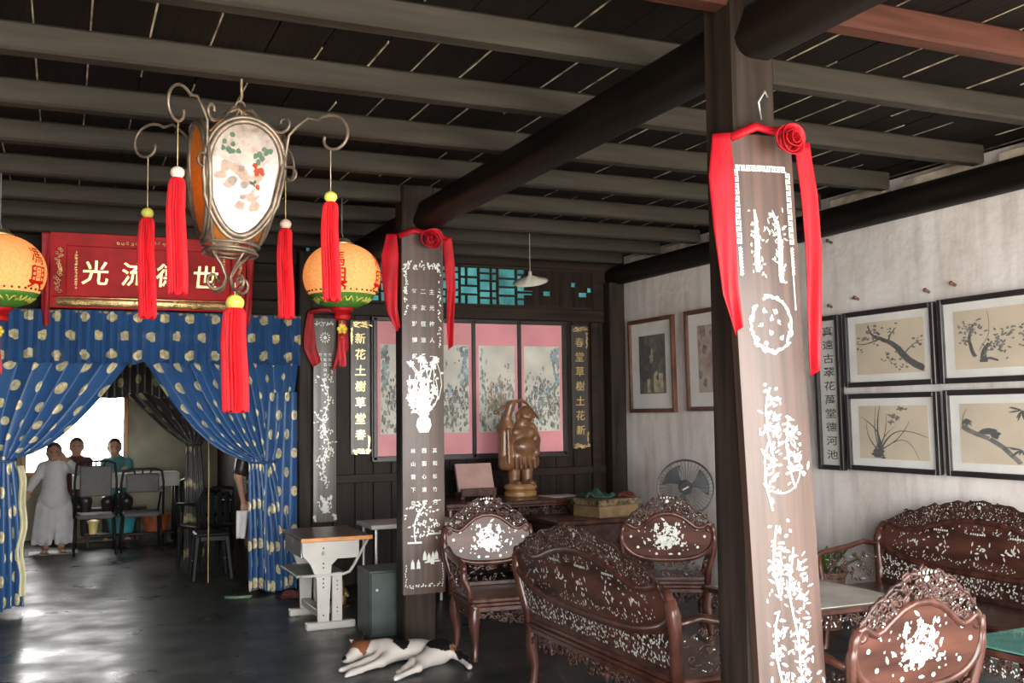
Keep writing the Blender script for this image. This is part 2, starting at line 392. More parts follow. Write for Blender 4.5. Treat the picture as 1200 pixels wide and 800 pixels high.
# ------------------------------------------------------------------ signed-distance bodies (one continuous surface)
def surface_nets(D, org, h):
    S = D < 0; nx, ny, nz = D.shape
    cor = [(i, j, k) for i in (0, 1) for j in (0, 1) for k in (0, 1)]
    sl = lambda A, c: A[c[0]:nx-1+c[0], c[1]:ny-1+c[1], c[2]:nz-1+c[2]]
    cnt = sum(sl(S, c).astype(int) for c in cor); mask = (cnt > 0) & (cnt < 8)
    acc = np.zeros(mask.shape+(3,)); num = np.zeros(mask.shape)
    for a in cor:
        for ax in range(3):
            if a[ax] == 1: continue
            b = list(a); b[ax] = 1; da, db = sl(D, a), sl(D, b); cr = (da < 0) != (db < 0)
            t = np.where(cr, da/np.where(cr, da-db, 1), 0)
            for q in range(3): acc[..., q] += np.where(cr, a[q]+(t if q == ax else 0), 0)
            num += cr
    idx = -np.ones(mask.shape, int); ii = np.argwhere(mask); idx[mask] = np.arange(len(ii))
    V = (acc[mask]/num[mask][:, None]+ii)*h+np.array(org)
    F = []
    for ax in range(3):
        b, c = (ax+1) % 3, (ax+2) % 3
        s0 = [slice(0, None)]*3; s1 = [slice(0, None)]*3; s0[ax] = slice(0, -1); s1[ax] = slice(1, None)
        E0, E1 = S[tuple(s0)], S[tuple(s1)]
        pts = np.argwhere(E0 != E1)
        pts = pts[(pts[:, b] >= 1) & (pts[:, c] >= 1) & (pts[:, b] < D.shape[b]-1) & (pts[:, c] < D.shape[c]-1)]
        if not len(pts): continue
        def g(db, dc):
            q = pts.copy(); q[:, b] += db; q[:, c] += dc; return idx[q[:, 0], q[:, 1], q[:, 2]]
        Q = np.stack([g(-1, -1), g(0, -1), g(0, 0), g(-1, 0)], 1)
        fl = E0[pts[:, 0], pts[:, 1], pts[:, 2]]; Q[~fl] = Q[~fl][:, ::-1]
        F.append(Q[(Q >= 0).all(1)])
    return V, np.concatenate(F)
def cap(a, b, ra, rb=None): return ('c', np.array(a, float), np.array(b, float), ra, ra if rb is None else rb)
def elp(c, r, rot=None): return ('e', np.array(c, float), np.array(r, float), rot)
def sdf_body(prims, h=.012, k=.03, mb=None):
    lo = np.full(3, 9e9); hi = -lo
    for p in prims:
        if p[0] == 'c':
            for q, r in ((p[1], p[3]), (p[2], p[4])): lo = np.minimum(lo, q-r); hi = np.maximum(hi, q+r)
        else: lo = np.minimum(lo, p[1]-p[2].max()); hi = np.maximum(hi, p[1]+p[2].max())
    lo -= h*3; hi += h*3; n = np.ceil((hi-lo)/h).astype(int)+1
    G = np.stack(np.meshgrid(*[lo[i]+h*np.arange(n[i]) for i in range(3)], indexing='ij'), -1)
    D = np.full(n, 9.0)
    for p in prims:
        if p[0] == 'c':
            ab = p[2]-p[1]; t = np.clip(((G-p[1])@ab)/max(ab@ab, 1e-9), 0, 1)
            d = np.linalg.norm(G-p[1]-t[..., None]*ab, axis=-1)-(p[3]+(p[4]-p[3])*t)
        else:
            q = G-p[1]
            if p[3] is not None: q = q@np.array(p[3])
            k0 = np.linalg.norm(q/p[2], axis=-1); k1 = np.linalg.norm(q/p[2]**2, axis=-1); d = k0*(k0-1)/np.maximum(k1, 1e-6)
        hh = np.maximum(k-np.abs(D-d), 0)/k
        D = np.minimum(D, d)-hh*hh*k*.25
    V, F = surface_nets(D, lo, h)
    mb = mb or MB(); mb.add(V.tolist(), F.tolist()); return mb
def rotm(ax, deg): return np.array(Matrix.Rotation(math.radians(deg), 3, ax))

# ------------------------------------------------------------------ the room
YB = 9.25          # front face of the wooden back wall
XR = 5.30          # plaster wall on the right
ZC = 3.15          # underside of the ceiling planks
rng = random.Random(7)

fl = MB(); fl.box(-3.4, 5.6, -.55, 15.2, -.12, 0); struct(fl.build('floor', M['floor']))
yd = MB(); yd.box(-14, 14, -12, -.55, -.2, -.06); struct(yd.build('yard_ground', mat('pale_yard_paving', (.42, .39, .34), .9, var=.15, scale=3)))
yd = MB(); yd.box(-14, 14, 15.2, 26, -.2, -.06); struct(yd.build('yard_ground', bpy.data.materials['pale_yard_paving']))

# plaster wall with an uneven face
wr = MB()
def wrf(u, v):
    y = -.5+u*9.75; z = v*2.95
    return (XR+.008*math.sin(y*2.3+z*1.7)+.006*math.sin(y*5.1-z*3.3), y, z)
wr.grid(wrf, 90, 30)
wr.box(XR+.03, XR+.25, -.5, 9.3, 0, 3.16)
struct(wr.build('wall_right', M['plaster'], smooth=40))
wl = MB(); wl.box(-3.5, -3.3, -.5, 9.4, 0, 3.2); struct(wl.build('wall_left', M['wallwood']))

# ceiling: planks along the room, joists across
ce = MB(); ce.box(-3.5, 5.6, -.5, 9.5, ZC+.03, ZC+.07); ceil = struct(ce.build('ceiling', M['plank']))
x = -3.42; edges = [x]
while x < 5.45:
    x += .225+rng.uniform(-.02, .025); edges.append(x)
pk = MB(); pk.box(-.5, .5, -.48, 9.45, 0, .028)
base_plank = pk.build('plank', M['plank'], ceil)
for i in range(len(edges)-1):
    o = base_plank if i == 0 else share(base_plank, 'plank', ceil, (0, 0, 0))
    o.scale = (edges[i+1]-edges[i]-.008, 1, 1); o.location = ((edges[i]+edges[i+1])/2, 0, ZC+rng.uniform(0, .004))
ck = MB()
for e in edges[1:-1]:
    y = -.4
    while y < 9.3:
        l = rng.uniform(.25, .9)
        if rng.random() < .72: ck.box(e-.0035*rng.uniform(.6, 1.2), e+.0035, y, min(y+l, 9.3), ZC-.002, ZC+.01)
        y += l
o = ck.build('seam_filler', M['caulk'], ceil); o['kind'] = 'stuff'
JY = [.2, .95, 1.6, 2.3, 3.02, 3.70, 4.48, 5.25, 5.98, 6.78, 7.56, 8.24, 8.90]
jm = MB(); jm.cbox(-3.35, 5.16, 0, .10, 3.03, ZC, .012)
bj = jm.build('joist', M['joist'], ceil)
for i, y in enumerate(JY):
    o = bj if i == 0 else share(bj, 'joist', ceil, (0, 0, 0)); o.location = (rng.uniform(-.03, .03), y, 0)
    if abs(y-3.02) < .01: o.data = o.data.copy(); o.data.materials[0] = mat('reddish_joist', (.085, .032, .022), .6, var=.35, scale=4, stretch=(.3, 3, 4), bump=.3, spec=.16)

def beam_profile(hw, z0, z1, n=5, r=.07):
    P = []
    for cx, cz, a0 in ((hw-r, z1-r*.4, 0), (-hw+r, z1-r*.4, PI/2), (-hw+r, z0+r, PI), (hw-r*.5, z0+r*.5, 1.5*PI)):
        rr = r*.4 if cz > (z0+z1)/2 else (r if cx < 0 else r*.5)
        for k in range(n): a = a0+PI/2*k/(n-1); P.append((cx+rr*math.cos(a), cz+rr*math.sin(a)))
    return P
mbm = MB(); mbm.prism(beam_profile(.085, 2.83, 3.03), lambda u, v, d: (2.30+u, d, v), -.38, 9.22)
struct(mbm.build('main_beam', M['mainbeam'], smooth=35))
wb = MB(); wb.tube([(5.21, -.38, 2.935), (5.205, 3, 2.94), (5.2, 6, 2.93), (5.2, 9.24, 2.935)], [.10, .098, .1, .096], 18)
wbeam = struct(wb.build('wall_beam', M['mainbeam'], smooth=50))
pm = mat('pale_packing_wood', (.42, .36, .28), .8, var=.3)
for i, y in enumerate(JY[4:-1]):
    q = MB(); q.cbox(5.19, 5.26, y+.13, JY[4:][i+1]-.05, 3.015, 3.09, .006); q.build('packing_board', pm, wbeam)

# posts
def post(x0, x1, y0, y1, z1, foot=None):
    q = MB(); q.cbox(x0, x1, y0, y1, 0, z1, .012)
    o = struct(q.build('column', M['post']))
    if foot:
        f = MB(); f.cbox(x0-.02, x1+.02, y0-.02, y1+.02, 0, foot, .01); f.build('plinth', M['post'], o)
    return o
post(2.206, 2.39, 3.0, 3.19, 3.15)
post(2.14, 2.37, 6.74, 6.92, 3.15)
post(5.08, 5.25, 9.08, 9.24, 2.86)
post(1.93, 2.05, 9.16, 9.28, 3.03)

# wooden back wall
bw = MB(); bw.box(2.0, 5.5, YB+.03, YB+.1, 0, 2.56)
wb_ = struct(bw.build('wall_back', M['wallwood']))
def wpart(name, m, *b, c=.006):
    q = MB(); q.cbox(*b, c); return q.build(name, m, wb_)
x = 2.05
while x < 5.08:
    wd = min(.19+rng.uniform(-.02, .03), 5.09-x)
    if wd < .06: break
    wpart('plank', M['wallwood'], x+.002, x+wd-.002, YB, YB+.03, 0, 2.5, c=.004); x += wd
wpart('rail', M['rail'], 2.05, 5.09, YB-.035, YB+.03, 2.46, 2.58)
wpart('rail', M['rail'], 2.05, 5.5, YB-.03, YB+.03, 2.99, 3.17)
wpart('stile', M['rail'], 5.09, 5.5, YB-.01, YB+.06, 0, 3.1)
wpart('stile', M['rail'], 2.36, 2.44, YB-.03, YB+.03, 2.58, 2.99)
wpart('stile', M['rail'], 4.96, 5.09, YB-.03, YB+.03, 2.58, 2.99)
wpart('stile', M['rail'], 4.93, 5.02, YB-.03, YB, 0, 2.46)
wpart('rail', M['rail'], 2.05, 5.09, YB-.02, YB+.03, .92, 1.0)
wpart('panel', M['wallwood'], 2.05, 2.36, YB, YB+.03, 2.58, 2.99)
# boards over the curtain
for i in range(4):
    wpart('board', M['beam'], -1.6, 1.93, YB-.01*(i % 2), YB+.04, 2.42+i*.165, 2.42+i*.165+.158)
wpart('rail', M['rail'], -1.6, 1.93, YB-.05, YB+.03, 2.385, 2.43)
wpart('post', M['rail'], .13, .22, YB-.03, YB+.02, 3.0, 3.15)
wpart('panel', M['wallwood'], -3.4, -1.1, YB, YB+.1, 0, 3.15)

# lattice transom
tr = empty('window_1', (0, YB, 0)); struct(tr)
q = MB(); q.cbox(2.44, 4.96, -.02, .02, 2.58, 2.61, .004); q.build('lattice_bar', M['rail'], tr)
q = MB(); q.cbox(2.44, 4.96, -.02, .02, 2.965, 2.99, .004); q.build('lattice_bar', M['rail'], tr)
def lbar(x0, x1, z0, z1):
    q = MB(); q.cbox(x0, x1, -.015, .015, z0, z1, .003); q.build('lattice_bar', M['rail'], tr)
x = 2.5; k = 0
while x < 4.9:
    st = .2
    lbar(x, x+.022, 2.61, 2.965)
    a, b = x+.022, min(x+st, 4.96)
    rows = (2.69, 2.775, 2.86) if k % 2 else (2.66, 2.73, 2.83, 2.905)
    for r_ in rows: lbar(a, b, r_, r_+.02)
    mid = (a+b)/2+(-.03 if k % 3 else .03)
    for r0, r1 in zip((2.61,)+rows, rows+(2.965,)):
        if rng.random() < .62: lbar(mid-.01, mid+.01, r0+.02 if r0 != 2.61 else r0, r1)
    x += st; k += 1
# right third of the transom: a carved board pierced with small openings
q = MB()
xs = [4.2, 4.29, 4.40, 4.49, 4.60, 4.70, 4.80, 4.90, 4.96]; zs = [2.61, 2.66, 2.71, 2.76, 2.81, 2.86, 2.92, 2.965]
for i in range(len(xs)-1):
    for j in range(len(zs)-1):
        if rng.random() < .74 or j in (6,): q.box(xs[i]-.002, xs[i+1]+.002, -.02, .006, zs[j]-.002, zs[j+1]+.002)
q.build('pierced_panel', M['wallwood'], tr)

# light well behind the transom
teal = mat('turquoise_paint', (.055, .21, .21), .8, var=.3, scale=4, spec=.2)
lw = MB(); lw.box(1.98, 5.5, 11.2, 11.35, 0, 3.6); lw.box(5.42, 5.5, 9.3, 11.3, 0, 3.4)
struct(lw.build('wall_lightwell', teal))
# back room shell
bk = MB()
bk.box(-3.4, -.45, 14.5, 14.65, 0, 3.1); bk.box(.78, 5.5, 14.5, 14.65, 0, 3.1); bk.box(-.45, .78, 14.5, 14.65, 1.83, 3.1); bk.box(-.45, .78, 14.5, 14.65, 0, .82)
struct(bk.build('wall_far', mat('olive_grey_plaster', (.40, .36, .27), .9, var=.2, scale=2)))
bk = MB(); bk.box(-3.5, 2.05, 9.35, 14.7, 3.1, 3.2); bk.box(2.05, 5.6, 9.8, 14.7, 3.45, 3.55); struct(bk.build('ceiling_far_and_added_roof', M['plank']))  # second box: unseen roof added over the light well, its slit dims the turquoise
bk = MB(); bk.box(1.95, 2.04, 9.36, 14.6, 0, 3.5); struct(bk.build('wall_partition', M['wallwood']))
bk = MB(); bk.box(-3.5, -3.3, 9.4, 9.8, 0, 3.1); bk.box(-3.5, -3.3, 9.8, 14.6, 0, 3.1); struct(bk.build('wall_sideroom', M['plaster']))
wf = struct(empty('window_2', (0, 14.48, 0)))
for b in ((.74, .80, .80, 1.87), (-.47, -.41, .80, 1.87), (-.47, .8, 1.80, 1.87), (-.47, .8, .80, .86)):
    q = MB(); q.cbox(b[0], b[1], -.02, .03, b[2], b[3], .005); q.build('window_frame', M['orange'], wf)
# lintel over the open front of the room
q = MB(); q.box(-3.4, 5.4, -.5, -.38, 2.5, 3.2); q.box(-3.4, -1.8, -.5, -.38, 0, 2.5); q.box(5.2, 5.4, -.5, -.38, 0, 2.5); struct(q.build('wall_front', M['wallwood']))
q = MB(); q.box(-4, 6, -1.5, -.5, 2.9, 2.98); struct(q.build('trim_1', M['beam']))

# ------------------------------------------------------------------ curtains
def drape(name, label, m, top, tie, bot, ctrl, ztop, ztie, zbot, y, folds, amp, Wc, parent=None, lining=None):
    """a gathered curtain: top/tie/bot are (x_first, x_last); ctrl sags the swag"""
    root = thing(name, label, 'curtain', (0, y, 0))
    def f(s, t):
        tt = .52
        if t <= tt:
            k = t/tt; x0 = top[0]+(top[1]-top[0])*s; x2 = tie[0]+(tie[1]-tie[0])*s
            cx = ctrl[0]+(ctrl[1]-ctrl[0])*s; cz = ztie+(ztop-ztie)*(ctrl[2]+(ctrl[3]-ctrl[2])*s)
            z2 = ztie+.03*math.sin(s*7)
            x = (1-k)**2*x0+2*k*(1-k)*cx+k*k*x2; z = (1-k)**2*ztop+2*k*(1-k)*cz+k*k*z2
            a = amp*(1-.45*k)
        else:
            k = (t-tt)/(1-tt); x2 = tie[0]+(tie[1]-tie[0])*s; x3 = bot[0]+(bot[1]-bot[0])*s
            e = 1-(1-k)**2; x = x2+(x3-x2)*e; z = ztie+.03*math.sin(s*7)*(1-k)+(zbot-ztie)*k+.02*math.sin(s*9)*k; a = amp*(.55+.45*k)
        ph = s*folds*2*PI+.6*math.sin(3*s+t*2)
        return (x+.012*math.sin(ph*2+t*5), -a*math.sin(ph)-a*.35*math.sin(ph*.37+1), z)
    q = MB(); q.grid(f, 120, 60, lambda s, t: (s*Wc, t*2.35)); q.build('drape', m, root, smooth=True)
    xm = (tie[0]+tie[1])/2; hw = abs(tie[1]-tie[0])/2+.012
    b = MB(); b.tube([(xm+hw*math.cos(a), (amp*1.25)*math.sin(a), ztie+.012*math.sin(a)) for a in np.linspace(0, 2*PI, 24, endpoint=False)], .014, 6, closed=True, flat=.6)
    b.build('tie_band', m if not lining else M['blueplain'], root, smooth=True)
    return root
M['blueplain'] = mat('blue_satin', (.018, .07, .20), .45, var=.2)
YC = 9.15
L1 = drape('curtain', 'blue satin curtain with gold dots beside the small white-clad standing figure', M['blue'], (-1.5, .55), (-.56, -.35), (-.72, -.26), (-1.2, -.02, .5, .02), 2.08, 1.22, .04, YC, 8, .04, 2.7, lining=1)
q = MB()
def lin(s, t): return (-.335+.055*s+.05*t+.018*math.sin(t*6)+.01*math.sin(t*17), -.01-.02*math.sin(s*5), 1.17-t*1.03)
q.grid(lin, 10, 30); q.build('lining', M['lining'], L1, smooth=True)
L2 = drape('curtain', 'blue satin curtain with gold dots tied beside the inlaid board on the wall', M['blue'], (.60, 1.92), (1.50, 1.72), (1.50, 1.90), (1.0, 1.9, .12, .55), 2.08, 1.15, .03, YC, 8, .04, 2.1, lining=1)
# right hand fall that hangs straight against the frame
q = MB()
def fall(s, t):
    x = 1.64+.27*s-.02*math.sin(PI*t)*(1-s); return (x, -.02-.022*math.sin(s*4*PI+t*1.5), 1.75-t*1.72)
q.grid(fall, 30, 40, lambda s, t: (s*.55+3, t*1.75+.05)); q.build('side_fall', M['blue'], L2, smooth=True)
va = thing('curtain_valance', 'gathered blue valance with gold dots under the red plaque', 'valance', (0, YC-.11, 0))
q = MB()
rngv = random.Random(3); phs = [rngv.uniform(.7, 1.3) for _ in range(80)]; cum = np.cumsum([0]+phs); cum = cum/cum[-1]
def vf(s, t):
    k = np.interp(s, cum, np.arange(len(cum))); ph = k*2*PI*.72
    return (-1.6+3.52*s+.008*math.sin(ph*2), -.028*math.sin(ph)*(.5+.5*t)-.012*math.sin(ph*.31), 2.425-.43*t+.012*math.sin(ph*.5)*t)
q.grid(vf, 640, 14, lambda s, t: (s*4.6, t*.47+.03)); q.build('gathered_cloth', M['blue'], va, smooth=True)
q = MB(); q.cyl((-1.62, .02, 2.415), (1.93, .02, 2.415), .014, n=8); q.build('curtain_rod', M['brass'], va)
# inner, darker curtain deeper in the house
va2 = thing('curtain_valance', 'dark gold-dotted valance hanging deeper inside the back room', 'valance', (0, 11.33, 0))
q = MB(); q.grid(lambda s, t: (-1.6+3.5*s, -.025*math.sin(s*150), 2.75-.98*t+.03*math.sin(s*40)*t), 300, 8, lambda s, t: (s*5.5, t*.9)); q.build('gathered_cloth', M['darkdots'], va2, smooth=True)
drape('curtain', 'dark gold-dotted inner curtain swept back beside the olive wall', M['darkdots'], (.40, 1.92), (1.22, 1.36), (1.2, 1.42), (1.0, 1.8, .12, .5), 2.0, 1.25, .03, 11.44, 9, .03, 2.4)

# ------------------------------------------------------------------ red plaque with gilt characters (leans forward)
pl = thing('wooden_plaque', 'red lacquered plaque with four large gilt characters above the curtain', 'plaque', (.66, 9.06, 2.47))
pl.rotation_euler = (math.radians(13), 0, 0)
PW, PH = .755, .57
q = MB(); q.cbox(-PW, PW, 0, .03, 0, PH, .006); q.build('panel', M['red'], pl)
fr = MB()
for b in ((-PW-.02, PW+.02, -.03, .02, -.025, .075), (-PW-.02, -PW+.11, -.03, .02, .07, PH-.05), (PW-.11, PW+.02, -.03, .02, .07, PH-.05)): fr.cbox(*b, .006)
f_ = fr.build('frame', M['red'], pl)
fr = MB(); fr.cbox(-PW-.02, PW+.02, -.03, .02, PH-.09, PH+.02, .006); fr.build('frame_top', M['red'], pl)
cv = MB(); r5 = random.Random(5)
def scroll(mb, u, v, r, fn, rad=.004, turns=1.3, a0=0, sgn=1, n=12):
    P = []
    for i in range(n):
        t = i/(n-1); a = a0+sgn*turns*2*PI*t; rr = r*(1-.75*t); P.append(fn(u+rr*math.cos(a), v+rr*math.sin(a)))
    mb.tube(P, [rad*(1-.4*i/(n-1)) for i in range(n)], 5)
pf = lambda u, v, d=0: (u, -.034-d, v)
for i in range(70):
    u = -PW+.06+i*(2*PW-.12)/69; scroll(cv, u, .025+r5.uniform(-.012, .012), r5.uniform(.012, .022), pf, .0045, 1.2, r5.uniform(0, 6), r5.choice((-1, 1)), 9)
for sx in (-1, 1):
    for i in range(22):
        scroll(cv, sx*(PW-.045)+r5.uniform(-.02, .02), .11+i*.0165, r5.uniform(.01, .02), pf, .004, 1.2, r5.uniform(0, 6), r5.choice((-1, 1)), 9)
for i in range(12):
    u = -.26+.035*i; scroll(cv, u, PH-.05+.02*math.exp(-((i-8)/2.5)**2), .014, pf, .004, 1, r5.uniform(0, 6), 1, 8)
cv.cbox(-PW+.02, PW-.02, -.036, -.03, .058, .07, .002); cv.cbox(-PW+.03, PW-.03, -.0335, -.029, -.008, .052, .002)
cv.build('gilt_carving', M['gold'], f_, smooth=True)
def text3d(chars, spots, fn, name, m, parent, s, depth=.012, slant=0):
    out = []
    for ch, (u, v) in zip(chars, spots):
        P, F = glyph(ch); V = []
        for p in P: V.append(fn(u+(p[0]+slant*p[1])*s, v+p[1]*s, depth))
        q = MB(); q.add(V, F)
        n = len(V); V0 = [fn(u+(p[0]+slant*p[1])*s, v+p[1]*s, 0) for p in P]
        ec = {}
        for f in F:
            for i in range(len(f)):
                e = (f[i], f[(i+1) % len(f)]); ec[tuple(sorted(e))] = ec.get(tuple(sorted(e)), []) + [e]
        q.V += [tuple(v_) for v_ in V0]
        for k, es in ec.items():
            if len(es) == 1: a, b = es[0]; q.F.append((b, a, n+a, n+b))
        out.append(q.build(name, m, parent))
    return out
text3d('光流德世', [(-.43, .27), (-.13, .27), (.14, .27), (.44, .27)], lambda u, v, d=0: (u, -.002-d, v), 'gilt_character', M['gold'], pl, .20, .014, .06)
sm = MB()
for cx, n_, s_ in ((-.58, 13, .02), (.585, 5, .028)):
    for i in range(n_):
        for k in range(3): sm.polys([rect(cx+r5.uniform(-.01, .004), cx+r5.uniform(.006, .014), .42-i*.024+k*.006, .42-i*.024+k*.006+.0035)], lambda u, v, d=0: (u, -.003-d, v))
sm.build('small_inscription', M['goldpaint'], pl)['kind'] = 'stuff'
# cloth swag over the plaque ends
def cloth_strip(name, mb_pts, widths, m, parent=None, th=.004, wave=.012, seed=0, nw=5):
    """strip of cloth through points, with its width direction along x/y given per point"""
    r_ = random.Random(seed); q = MB(); n = len(mb_pts)
    def f(s, t):
        k = t*(n-1); i = min(int(k), n-2); a = k-i
        p = Vector(mb_pts[i])*(1-a)+Vector(mb_pts[i+1])*a; w_ = Vector(widths[i])*(1-a)+Vector(widths[i+1])*a
        off = wave*math.sin(s*nw+t*4+seed)*(.3+t)
        nrm = Vector((0, -1, 0)) if abs(w_.y) < abs(w_.x)+.2*abs(w_.z) else Vector((-1, 0, 0))
        return tuple(p+w_*(s-.5)+nrm*off)
    q.grid(f, 10, 28)
    o = q.build(name, m, parent, smooth=True); md = o.modifiers.new('thickness', 'SOLIDIFY'); md.thickness = th
    return o
for sx in (-1, 1):
    o = cloth_strip('cloth_end', [(sx*.80, -.045, .58), (sx*.805, -.05, .3), (sx*.80, -.055, 0), (sx*.79, -.06, -.17)], [(.07, 0, 0), (.05, 0, .0), (.06, 0, 0), (.04, 0, 0)], M['reddark'], pl, seed=int(sx)+3)
    o['label'] = 'dark red cloth end hanging over the valance'

# ------------------------------------------------------------------ inlaid boards and their red ribbons
def inlay_board(name, label, loc, W, H, D, mb_mat, polys, tilt=0, lean=0):
    r_ = thing(name, label, 'board', loc); r_.rotation_euler = (lean, tilt, 0)
    q = MB(); n = 9; P = []
    for i in range(n): u = -W/2+W*i/(n-1); P.append((u, -D-.008*(1-(2*u/W)**2)))
    P += [(W/2, 0), (-W/2, 0)]
    q.prism(P, lambda u, v, d: (u, v, d), 0, H); q.build('panel', mb_mat, r_, smooth=35)
    q = MB(); q.polys(polys, lambda u, v, d=0: (u, -D-.008*(1-(2*u/W)**2)-.0014-d, v)); q.build('pearl_inlay', M['pearl'], r_)['kind'] = 'stuff'
    return r_
def ribbon_bow(name, label, loc, W, lL, lR, sc=1.0, m=None, seed=0, depth=.05):
    r_ = thing(name, label, 'ribbon', loc); m = m or M['redcloth']; a = random.Random(seed)
    # band across the top of the board
    q = MB(); q.tube([(-W/2-.02*sc, .0, -.03), (-W/4, -depth*.6, .012), (0, -depth*.7, .0), (W/4, -depth*.6, .012), (W/2+.02*sc, 0, -.03)], [.02*sc, .022*sc, .02*sc, .022*sc, .02*sc], 8, flat=.6)
    q.build('band', m, r_, smooth=True)
    # rosette: spiral of petals
    q = MB(); c = Vector((.10*W, -depth-.025, -.045*sc)); R_ = .062*sc
    def rose(sv, t):
        an = sv*2*PI*4.2; rr = R_*(1.0-.80*sv); wob = 1+.10*math.sin(an*2.5)
        r2 = rr*wob*(.80+.28*t); return tuple(c+Vector((r2*math.cos(an), -.012*sc-.034*sc*t*(.45+.75*sv)-.02*sc*sv, r2*math.sin(an))))
    q.grid(rose, 110, 4)
    q.ell(tuple(c+Vector((0, .002, 0))), (R_*.55, .02*sc, R_*.55), 12, 6)
    o = q.build('rosette', m, r_, smooth=True); o.modifiers.new('thickness', 'SOLIDIFY').thickness = .003
    for sx, l, wv in ((-1, lL, .5), (1, lR, 1.1)):
        x = -W/2-.06*sc if sx < 0 else W/2+.022*sc; wv = 1.0 if sx < 0 else .62
        cloth_strip('ribbon_tail', [(x, -.005, -.02), (x+sx*.012*sc, -.02, -.25*l), (x+sx*.014*sc, -.03, -.5*l), (x-sx*-.006*sc, -.035, -.8*l), (x+(.03 if sx < 0 else .01)*sc, -.03, -l)],
                    [(.05*sc, -.03, 0), (.09*sc*wv, -.03, 0), (.085*sc*wv, -.02, .02), (.06*sc*wv, -.015, .04), (.02*sc, -.01, .03)], m, r_, seed=seed+sx+2, wave=.010*sc)
    return r_

r6 = random.Random(11)
# board on the near column
P = []
P += fret(-.115, 1.80, 10, .022, .005); 
P += fret(-.122, 1.80, 12, .022, .0045, True); P += fret(.106, 1.80, 12, .022, .0045, True)
for i in range(9): P += flower(-.112, 1.52-i*.011, .009, 5); P += flower(.114, 1.52-i*.011, .009, 5)
for cx, top in ((-.045, 1.66), (.055, 1.62)):      # two bird-and-branch strokes
    P += ribbon(curve_pts((cx, top), (cx, top-.22), .02, 8, r6, .002), [.008, .014, .016, .02, .022, .02, .024, .016])
    for i in range(26): P.append(leaf(cx+r6.uniform(-.026, .026), top-r6.uniform(0, .23), r6.uniform(0, 6.28), r6.uniform(.01, .022), .0035))
for i in range(34): P.append(leaf(.04+r6.uniform(-.045, .045), 1.60+r6.uniform(-.05, .06), r6.uniform(0, 6.28), r6.uniform(.012, .028), .003))
for a in np.linspace(.35, 6.2, 120):
    if r6.random() < .9: P.append(leaf(.085*math.cos(a+1.9), 1.25+.098*math.sin(a+1.9), a+1.9+PI/2+r6.uniform(-.6, .6), r6.uniform(.014, .03), .0045))
for dx, dz in ((-.03, .05), (.02, .045), (-.045, 0), (.03, .01), (-.005, -.03), (-.03, -.065), (.04, -.05), (.0, .02)):
    P.append(blob(dx, 1.25+dz, .009, r6)); P.append(leaf(dx, 1.25+dz, r6.uniform(0, 6), .016, .003))
P += ribbon([(.112, 1.50), (.113, 1.30)], .006)
for (cx, cz, hw, hh, n_) in ((-.03, .90, .045, .13, 60), (.05, .80, .05, .12, 55), (-.05, .72, .03, .12, 30), (-.035, .42, .05, .13, 70), (.03, .30, .055, .16, 75), (-.05, .12, .05, .13, 40), (.045, .08, .05, .12, 50)):
    for i in range(n_):
        u = cx+r6.gauss(0, .5)*hw; v = cz+r6.gauss(0, .5)*hh
        if abs(u) < .125: P.append(leaf(u, v, r6.choice((1.57, .5, 2.4, 0))+r6.uniform(-.4, .4), r6.uniform(.012, .034), r6.uniform(.003, .006)))
    P += ribbon(curve_pts((cx, cz-hh), (cx, cz+hh), .08, 8, r6, .004), .008)
for i in range(12): P.append(blob(.035+.028*(i % 3), .86-.04*(i//3), .007, r6))
P += ribbon([(.085*math.cos(a), .74+.085*math.sin(a)) for a in np.linspace(-2.2, .4, 14)], .005)
P = [[(u, v+.14) for u, v in p] for p in P]+[leaf(r6.gauss(0, .05), r6.uniform(.03, .16), r6.uniform(0, 6), .026, .005) for _ in range(60)]
nb = inlay_board('inlaid_board', 'brown wooden board with pearl fret border, roundel and inlaid birds', (2.356, 2.985, .46), .285, 2.07, .035, M['board'], P, tilt=math.radians(-2.4))
ribbon_bow('red_ribbon', 'bright red satin ribbon with rosette on fret-bordered board', (2.305, 2.955, 2.54), .27, .72, .86, 1.0, None, 4)
# wire hook over it
q = MB(); q.tube([(2.31, 2.985, 2.60), (2.29, 2.97, 2.66), (2.315, 2.965, 2.70), (2.33, 2.97, 2.68)], .004, 5); tag(q.build('wire_hook', M['steel'], smooth=True), 'small bent wire hook above the ribbon of the fret-bordered board', 'hook')

# board on the far column
P = []; W2 = .30; H2 = 2.46; s = 1.0
for i in range(46):
    t = r6.random(); P.append(leaf(-.12+.24*t, 2.24+r6.uniform(-.018, .02), r6.uniform(0, 6), r6.uniform(.012, .03), .006))
for sx in (-1, 1):
    for i in range(40):
        z = 2.23-r6.random()**1.3*(.34 if sx < 0 else .55); P.append(leaf(sx*.123+r6.uniform(-.010, .010), z, r6.uniform(0, 6), r6.uniform(.010, .022), .005))
for cx, col in ((-.063, '每手對博獻'), (.0, '二友徑涼爲'), (.064, '主光梅人一')):
    for i, ch in enumerate(col): P += glyph_polys(ch, cx, 2.06-i*.112, .037)
P += spray(0, 1.20, .20, .42, r6, 40, .036); P += vase(0, 1.09, .11, .13)
for cx, col in ((-.078, '林山雲下自'), (.0, '西面心清風'), (.078, '其和松竹月')):
    for i, ch in enumerate(col): P += glyph_polys(ch, cx, .965-i*.088, .033)
for i in range(60): P.append(leaf(-.03+r6.gauss(0, .045), .50+r6.uniform(-.12, .12), r6.uniform(0, 6), r6.uniform(.014, .03), .006))
P += ribbon(curve_pts((-.06, .34), (.0, .60), .15, 8, r6, .003), .010)
P += ribbon([(-.12, .345), (-.02, .345)], .012); P += ribbon([(.03, .40), (.12, .40)], .012); P += ribbon([(.06, .62), (.12, .625)], .006)
